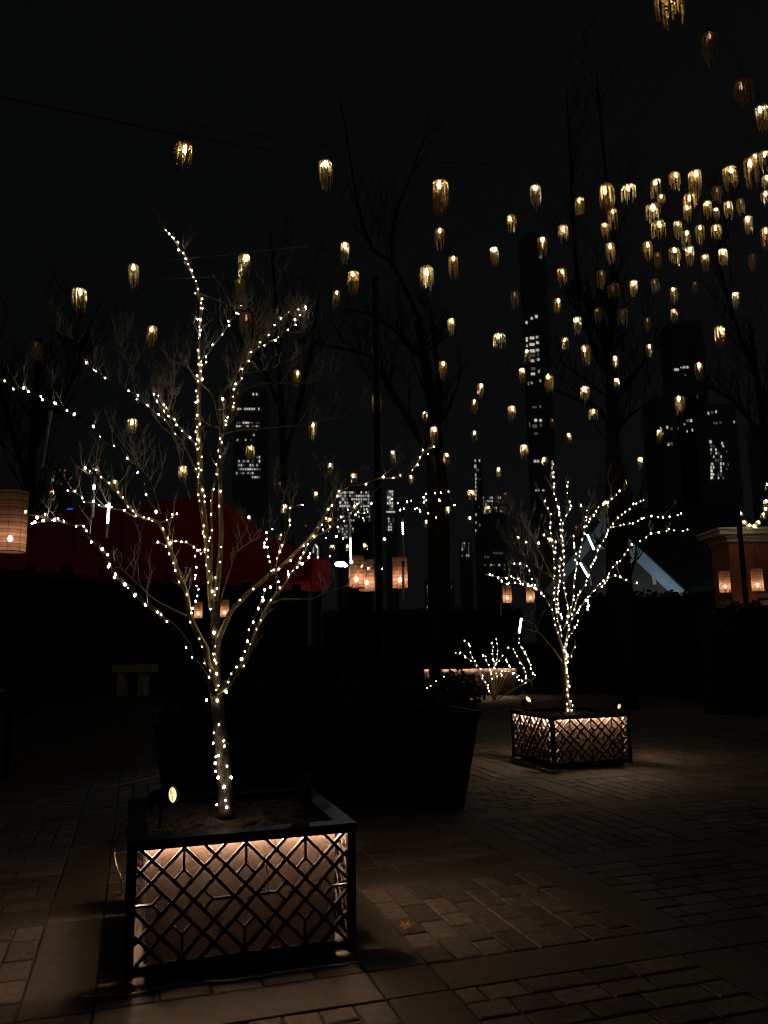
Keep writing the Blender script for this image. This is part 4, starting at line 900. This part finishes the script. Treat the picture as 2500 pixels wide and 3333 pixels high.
# ================================================================ GABLED HOUSE
YH = 27.0
hs = empty('gabled_house', (8, YH, 0)); tag(hs, 'gabled house with pale blue-lit eaves and dark slate roof', 'house')
ap = at(1960, 1688, YH); lb = at(1768, 1922, YH); rb = at(2226, 1934, YH)
apx = Vector((ap.x, YH, ap.z)); sL = Vector((lb.x, YH, lb.z)); sR = Vector((rb.x, YH, rb.z))
m1 = MB(); dz = .55
G = [sL + Vector((.3, 0, 0)), sR - Vector((.3, 0, 0)), apx - Vector((0, 0, .4))]
m1.add([G[0], G[1], G[2], Vector((G[0].x, YH, 0)), Vector((G[1].x, YH, 0))], [(0, 1, 2), (3, 4, 1, 0)]); m1.build('wall', M['stucco'], hs, hs.location)
def board(a, b, t, w, m, name):
    d = (b - a).normalized(); nn = Vector((-d.z, 0, d.x)); 
    if nn.z < 0: nn = -nn
    f = [a, b, b - nn * w, a - nn * w]; k = MB(); k.add([v + Vector((0, -t, 0)) for v in f] + [v + Vector((0, .02, 0)) for v in f], [(0, 1, 2, 3), (7, 6, 5, 4), (0, 4, 5, 1), (1, 5, 6, 2), (2, 6, 7, 3), (3, 7, 4, 0)])
    return k.build(name, m, hs, hs.location)
board(sL, apx, .35, .30, M['fascia'], 'fascia'); board(apx + Vector((.02, 0, 0)), sR, .352, .30, M['fascia'], 'fascia')
m1 = MB(); m1.box(apx + Vector((0, -.2, -.05)), (.22, .32, .5)); m1.box(apx + Vector((0, -.2, .25)), (.12, .2, .22)); m1.build('finial', M['fascia'], hs, hs.location)
# timber arcs and blocks on the gable
m1 = MB()
for s_ in (-1, 1):
    cxx = apx.x + s_ * 1.1; m1.tube([Vector((cxx + .55 * math.cos(a), YH - .04, sL.z + .15 + .9 * math.sin(a))) for a in [k * math.pi / 10 for k in range(11)]], .06, 5)
m1.box((apx.x, YH - .05, sL.z + 1.45), (1.5, .1, .12)); m1.build('trim', M['stone'], hs, hs.location)
ub = MB(); up_ = Vector((8.7, 25.3, 2.1)); ub.box(up_, (.3, .12, .2)); ub.box((8.7, 25.3, .99), (.06, .06, 1.98)); ub.build('added_uplight', M['black'], hs, hs.location)  # added lamp, unseen behind the hedge, to light gable and roof
ul = bpy.data.lights.new('added_uplight_beam', 'SPOT'); ul.energy = 55; ul.color = (.58, .8, 1.0); ul.spot_size = math.radians(140); ul.spot_blend = .6; ul.shadow_soft_size = .12
uo = link(bpy.data.objects.new('added_uplight_beam', ul)); uo.parent = hs; uo.location = up_ + Vector((0, .1, .15)) - hs.location
uo.rotation_euler = (Vector((.3, 2.2, 2.0))).to_track_quat('-Z', 'Y').to_euler()
# main roof behind
rfp = [at(1800, 1935, 28), at(2350, 1935, 28), at(2420, 1640, 33), at(1990, 1655, 33)]
m1 = MB(); bk = [v + Vector((0, 4, 0)) for v in rfp[:2]]
m1.add(rfp + bk, [(0, 1, 2, 3), (3, 2, 5, 4), (0, 3, 4), (1, 5, 2)]); m1.build('roof', M['roof'], hs, hs.location)
m1 = MB()
for s_, e in ((-1, sL), (1, sR)):
    r0 = apx + Vector((0, 0, .05)); e0 = e + Vector((0, 0, .05)); m1.add([r0 + Vector((0, -.4, 0)), e0 + Vector((0, -.4, 0)), e0 + Vector((0, 3, 0)), r0 + Vector((0, 3, 0))], [(0, 1, 2, 3)])
m1.build('gable_roof', M['roof'], hs, hs.location)
m1 = MB(); e0 = rfp[0]; m1.box(((rfp[0].x + rfp[1].x) / 2, 28.2, e0.z / 2), (rfp[1].x - rfp[0].x, .3, e0.z)); m1.build('lower_wall', M['wall'], hs, hs.location)

# ================================================================ BRICK BUILDING right edge
YB = 18.5
bb = empty('brick_building', (at(2400, 1900, YB).x, YB, 0)); tag(bb, 'red brick building with pale stone cornice at the right edge', 'building')
wl = at(2370, 1765, YB); wr = at(2640, 1760, YB)
m1 = MB(); m1.box(((wl.x + wr.x) / 2, YB + .5, wl.z / 2), (wr.x - wl.x, 1.0, wl.z)); m1.build('wall', M['brick'], bb, bb.location)
m1 = MB(); cz = wl.z
for k, (dx, z0, z1, dy) in enumerate(((.05, cz, cz + .10, .08), (.12, cz + .1, cz + .16, .16), (.30, cz + .16, cz + .26, .30), (.36, cz + .26, cz + .31, .36))):
    m1.box(((wl.x + wr.x) / 2 - dx / 2, YB + .5 - dy / 2, (z0 + z1) / 2), (wr.x - wl.x + dx, 1.0 + dy, z1 - z0))
m1.build('cornice', M['stone'], bb, bb.location)
m1 = MB(); xq = at(2485, 1940, YB - .3).x
for k in range(7):
    z = at(2480, 1930 + k * 23, YB - .3).z; w = .28 + .06 * (k % 2)
    m1.box((xq + w / 2, YB - .12, z - .055), (w, .24, .10))
m1.build('stone_quoins', M['stone'], bb, bb.location)
p = at(2494, 2062, YB - .4); m1 = MB(); m1.box(p, (.07, .07, .11)); o = m1.build('wall_lamp', M['lant'], bb, bb.location)
m1 = MB(); m1.box(p + Vector((0, .05, -.075)), (.09, .14, .02)); m1.build('lamp_bracket', M['black'], bb, bb.location)

# ================================================================ SKYLINE
def tower(label, pts, Y, wins, dep=None):
    """pts: silhouette (u0,u1,vtop,vbottom) blocks; wins: (material, u, v, w, h)"""
    u0, u1, vt = pts[0][0], pts[0][1], pts[0][2]
    a = at(u0, vt, Y); c_ = at(u1, vt, Y); root = empty('apartment_tower', ((a.x + c_.x) / 2, Y, 0)); tag(root, label, 'building', 'city towers on the skyline')
    for (u0, u1, vt) in pts:
        a = at(u0, vt, Y); c_ = at(u1, vt, Y); m1 = MB(); w = abs(c_.x - a.x); z = max(a.z, c_.z); dp = dep or w
        m1.box(((a.x + c_.x) / 2, Y + dp / 2, z / 2), (w, dp, z)); m1.build('wall', M['tower'], root, root.location)
    for (m, u, v, w, h) in wins[:100]:
        p = at(u, v, Y - .06); k = MB(); k.box(p, (w * Y / FPX, .1, h * Y / FPX)); o = k.build('window', M[m], root, root.location)
    return root
rw = random.Random(21)
def grid(u0, u1, v0, v1, du, dv, pr, w, h, mats=('win_w',), lean=0.0, rowp=None):
    out = []; v = v0
    while v < v1:
        rp = rw.choice((.4, 1, 1.2)) if rowp else 1; u = u0
        while u < u1:
            if rw.random() < pr * rp: out.append((rw.choice(mats), u + lean * (v - v0) + rw.uniform(-.6, .6), v, w * rw.uniform(.7, 1.2), h * rw.uniform(.7, 1.1)))
            u += du
        v += dv
    return out
tower('slim far left tower with three small red beacons', [(168, 218, 1532)], 260, [('win_r', 178, 1534, 3, 6), ('win_r', 195, 1529, 3, 7), ('win_r', 212, 1531, 3, 6), ('win_d', 210, 1549, 3, 9), ('win_w', 168, 1562, 2.5, 8), ('win_w', 173, 1562, 2.5, 8), ('win_w', 183, 1568, 3, 11), ('win_d', 177, 1548, 5, 7), ('win_d', 200, 1575, 3, 6)])
tower('dark slab tower with scattered lit rows behind the nearer tree', [(762, 862, 1262)], 240,
      grid(775, 850, 1283, 1292, 10, 10, .5, 4, 9) + grid(768, 850, 1331, 1342, 7.5, 12, .7, 4.5, 8) + grid(772, 846, 1376, 1390, 7, 11, .75, 4.5, 6, ('win_w', 'win_d')) + grid(772, 846, 1400, 1480, 9, 16, .18, 3.5, 6, ('win_d', 'win_w')) + grid(770, 846, 1488, 1560, 7.5, 13, .55, 4.5, 7, ('win_w', 'win_d', 'win_b')))
tower('broad office block full of lit windows over the two close lanterns', [(1098, 1212, 1592), (1130, 1200, 1585)], 180,
      grid(1108, 1204, 1603, 1650, 7.6, 11, .78, 5.2, 8, ('win_w', 'win_b', 'win_w', 'win_d')) + grid(1100, 1204, 1658, 1705, 8.5, 12, .42, 4.5, 7, ('win_w', 'win_d')) + grid(1103, 1150, 1712, 1790, 6.5, 9, .6, 4, 6, ('win_b', 'win_w', 'win_d')))
tower('narrow lit block immediately right of the broad office block', [(1254, 1292, 1590)], 185,
      grid(1263, 1284, 1600, 1662, 7, 9.5, .85, 5.4, 7, ('win_w', 'win_w', 'win_d')) + grid(1262, 1286, 1666, 1668, 7, 5, 1, 7, 5) + grid(1266, 1284, 1688, 1730, 7, 9, .6, 4, 6, ('win_b', 'win_w', 'win_d')))
tower('very thin tower with a bluish crown and a column of lights', [(1541, 1568, 1490)], 300,
      [('win_w', 1547, 1499, 3, 8), ('win_w', 1561, 1499, 3, 8), ('win_b', 1547, 1518, 7, 12), ('win_d', 1554, 1530, 10, 6)] + grid(1549, 1551, 1545, 1735, 4, 13, .85, 3, 8) + grid(1562, 1568, 1560, 1730, 6, 15, .4, 2.6, 7, ('win_b', 'win_d')))
tower('low wide block lit in small specks right of the thin tower', [(1570, 1645, 1612)], 260, grid(1574, 1642, 1620, 1672, 7, 11, .5, 3, 7, ('win_w', 'win_b', 'win_d', 'win_d')))
tower('tall lit tower rising highest behind the pendants', [(1700, 1772, 757)], 330,
      [('win_w', 1714, 1050, 7, 10), ('win_w', 1731, 1036, 7, 9), ('win_w', 1746, 1030, 9, 11), ('win_w', 1715, 1105, 7, 16), ('win_w', 1732, 1100, 15, 9), ('win_w', 1749, 1097, 9, 8), ('win_w', 1715, 1126, 5, 9), ('win_w', 1732, 1121, 17, 9), ('win_w', 1750, 1115, 10, 9), ('win_w', 1734, 1142, 18, 11), ('win_d', 1734, 1157, 17, 9), ('win_w', 1750, 1139, 10, 9), ('win_d', 1751, 1153, 6, 12), ('win_w', 1734, 1174, 12, 9), ('win_w', 1752, 1170, 9, 9), ('win_d', 1737, 1200, 16, 9), ('win_w', 1735, 1217, 14, 8), ('win_w', 1755, 1208, 6, 12), ('win_w', 1720, 1248, 3, 9), ('win_w', 1731, 1247, 5, 9), ('win_w', 1759, 1240, 4, 8), ('win_d', 1740, 1325, 14, 7), ('win_d', 1759, 1323, 6, 9), ('win_w', 1744, 1368, 9, 10), ('win_w', 1760, 1368, 8, 9), ('win_d', 1724, 1382, 4, 18), ('win_d', 1741, 1387, 15, 12), ('win_d', 1761, 1384, 6, 10), ('win_d', 1745, 1411, 12, 6), ('win_w', 1742, 1501, 8, 8), ('win_w', 1752, 1501, 5, 8), ('win_w', 1798, 1505, 4, 10), ('win_w', 1799, 1518, 3, 6), ('win_w', 1797, 1523, 4, 9), ('win_w', 1797, 1540, 5, 9)] + grid(1745, 1775, 1596, 1606, 8, 12, .8, 6, 5, ('win_w', 'win_d')))
tower('wide dark stepped tower with one amber band near its top', [(2180, 2285, 1045), (2138, 2292, 1290)], 340,
      [('win_w', 2202, 1203, 15, 8), ('win_w', 2217, 1198, 5, 7), ('win_w', 2232, 1195, 18, 8), ('win_d', 2231, 1221, 7, 4), ('win_w', 2172, 1391, 5, 9), ('win_w', 2151, 1395, 4, 9), ('win_w', 2250, 1369, 6, 10), ('win_d', 2240, 1369, 14, 10), ('win_w', 2228, 1381, 4, 5), ('win_w', 2254, 1400, 4, 9), ('win_w', 2237, 1404, 3, 8), ('win_d', 2186, 1395, 6, 8), ('win_d', 2181, 1444, 18, 9), ('win_w', 2176, 1448, 5, 6), ('win_d', 2208, 1394, 4, 8), ('win_w', 2157, 1411, 5, 4), ('win_d', 2270, 1292, 3, 12)])
tower('tower at right with dense vertical columns of lit windows', [(2296, 2392, 1315)], 280,
      [('win_w', 2306, 1345, 4, 9), ('win_d', 2318, 1342, 6, 8), ('win_w', 2331, 1340, 4, 9), ('win_d', 2329, 1377, 14, 6), ('win_d', 2345, 1375, 6, 6), ('win_w', 2313, 1438, 7, 10), ('win_w', 2351, 1443, 5, 8), ('win_w', 2390, 1373, 3, 8)] +
      grid(2315, 2358, 1452, 1565, 8, 11.5, .5, 4, 9, ('win_w', 'win_w', 'win_d')) + grid(2318, 2324, 1510, 1562, 6, 11, .9, 4.5, 9) + grid(2365, 2376, 1470, 1550, 6, 14, .35, 3, 8, ('win_d',)))
tower('low distant blocks with specks of light near the ground, centre', [(1385, 1478, 1890)], 200, grid(1392, 1470, 1898, 1990, 7, 13, .22, 2.5, 9, ('win_d', 'win_b', 'win_d')))
tower('small block with dim windows right of the low drooping string', [(1498, 1536, 1762)], 220, grid(1505, 1530, 1768, 1815, 7, 10, .6, 3.5, 8, ('win_d', 'win_b')) )
tower('small block with a few lights under the thin tower', [(1572, 1648, 1788)], 230, grid(1580, 1645, 1800, 1870, 9, 13, .3, 4, 7, ('win_w', 'win_d', 'win_d')))
tower('narrow dark block with lit specks left of the broad office block', [(1015, 1045, 1768)], 210, grid(1020, 1040, 1750 + 25, 1830, 7, 10, .5, 4, 8, ('win_b', 'win_w')))
tower('dark block with two short lit columns behind the marquee peak', [(906, 952, 1738)], 220, grid(926, 944, 1746, 1785, 6, 9, .7, 3.5, 7, ('win_b', 'win_w')))
tower('dark building cut by the right edge with one bright white window', [(2470, 2560, 1385)], 250, [('win_w', 2492, 1400, 14, 8), ('win_d', 2480, 1393, 3, 12)])
p = at(228, 1659, 120); sg = empty('rooftop_sign', p); tag(sg, 'small blue glowing sign panel just above the marquee ridge', 'sign')
for k, dx in enumerate((-6.2, 0, 6.2)):
    m1 = MB(); m1.box(p + Vector((dx * 120 / FPX, 0, (.3 * k) * .02)), (5.6 * 120 / FPX, .2, 8.5 * 120 / FPX)); m1.build('panel', M['sign'], sg, p)
m1 = MB(); m1.box(Vector((p.x, p.y + .3, p.z / 2 - .3)), (.5, .3, p.z)); m1.build('post', M['tower'], sg, p)

# ================================================================ DARK BARE TREES against the sky
def bare(label, Y, prim, n1=9, L=2.2, seed=1, base=None):
    random.seed(seed)
    u, v = px(prim[0][0], *prim[0][1][0]); b0 = at(u, v, Y); root = empty('bare_tree', (b0.x, Y, 0)); tag(root, label, 'tree', 'tall dark leafless trees behind the square')
    first = True; tw = MB()
    for reg, pts, ra, rb in prim:
        P = smooth_path([at(*px(reg, *q), Y + .3 * i * random.uniform(-.5, .6)) for i, q in enumerate(pts)])
        if first: P = [Vector((P[0].x, P[0].y, 0))] + P
        m = len(P); mb = MB(); mb.tube(P, [ra + (rb - ra) * (i / (m - 1)) for i in range(m)], 8)
        mb.build('trunk' if first else 'limb', M['darkbark'], root, root.location, smooth=True)
        twigs(tw, P, n1, L, max(.018, rb * .55), .55, 3, .3 if first else .1); first = False
    tw.build('crown', M['darkbark'], root, root.location)
bare('tall dark leafless tree with forked trunk, centre of the sky', 27, [('M', [(1075, 2500), (1070, 1659), (1050, 1300), (1010, 900), (960, 600), (920, 300), (850, 0)], .29, .13),
     ('W', [(600, 1080), (560, 1000), (480, 840), (400, 780), (340, 600), (290, 300), (262, 160)], .10, .02), ('W', [(480, 840), (490, 650), (540, 520), (620, 300)], .08, .02), ('M', [(1060, 900), (1060, 560), (1010, 250), (990, 0), (960, -200)], .10, .03),
     ('M', [(910, 340), (800, 230), (640, 60), (400, -80), (200, -120)], .12, .03)], 12, 2.2, 4)
bare('dark leafless tree with a long limb crossing the tall pole', 20, [('M', [(1000, 2500), (980, 1300), (850, 1000), (650, 650), (520, 440), (430, 300)], .16, .06), ('M', [(430, 300), (250, 250), (60, 210), (-200, 180)], .06, .015)], 12, 1.9, 7)
bare('tall dark leafless tree rising behind the farther planter tree', 24, [('N', [(1330, 3000), (1310, 1659), (1310, 900), (1290, 450), (1240, 200), (1200, 0)], .27, .09),
     ('N', [(1270, 560), (1150, 400), (1060, 150), (1000, 20)], .09, .06), ('W', [(1258, 1000), (1235, 700), (1220, 400), (1205, 120)], .07, .02), ('W', [(1385, 1040), (1400, 700), (1360, 400), (1330, 50)], .08, .02),
     ('N', [(1270, 1080), (1100, 900), (900, 820), (700, 740), (400, 690)], .1, .03), ('N', [(1350, 870), (1450, 680), (1600, 480), (1850, 200)], .1, .03), ('N', [(1300, 1250), (1500, 1000), (1750, 850)], .07, .02)], 12, 2.4, 9)
bare('dark tree with fine branches behind the marquee, far left', 19, [('P', [(90, 2300), (95, 1700), (110, 1400), (130, 1100)], .2, .06), ('P', [(95, 1600), (10, 1300), (-60, 1050)], .09, .03), ('P', [(105, 1450), (230, 1250), (290, 1080)], .07, .02)], 26, 1.9, 12)
bare('slender dark tree between the marquee peak and the pole', 23, [('P', [(925, 2200), (930, 1700), (915, 1300), (900, 1000), (880, 760)], .16, .03), ('P', [(925, 1500), (1000, 1200), (1040, 950)], .07, .02), ('P', [(920, 1350), (820, 1100), (780, 900)], .06, .02)], 16, 2.0, 15)
bare('dark leafless tree reaching over the right edge', 21, [('P', [(2560, 2200), (2540, 1700), (2480, 1350), (2440, 1050)], .2, .05), ('P', [(2500, 1450), (2380, 1300), (2250, 1240)], .08, .02), ('P', [(2470, 1250), (2380, 1010), (2330, 800)], .07, .02)], 16, 2.0, 18)
bare('stocky dark trunk standing before the gabled house', 18.5, [('V', [(770, 900), (765, 560), (745, 260), (730, 60), (700, -300)], .17, .08), ('V', [(740, 220), (820, 0), (900, -250)], .06, .02)], 8, 1.6, 21)
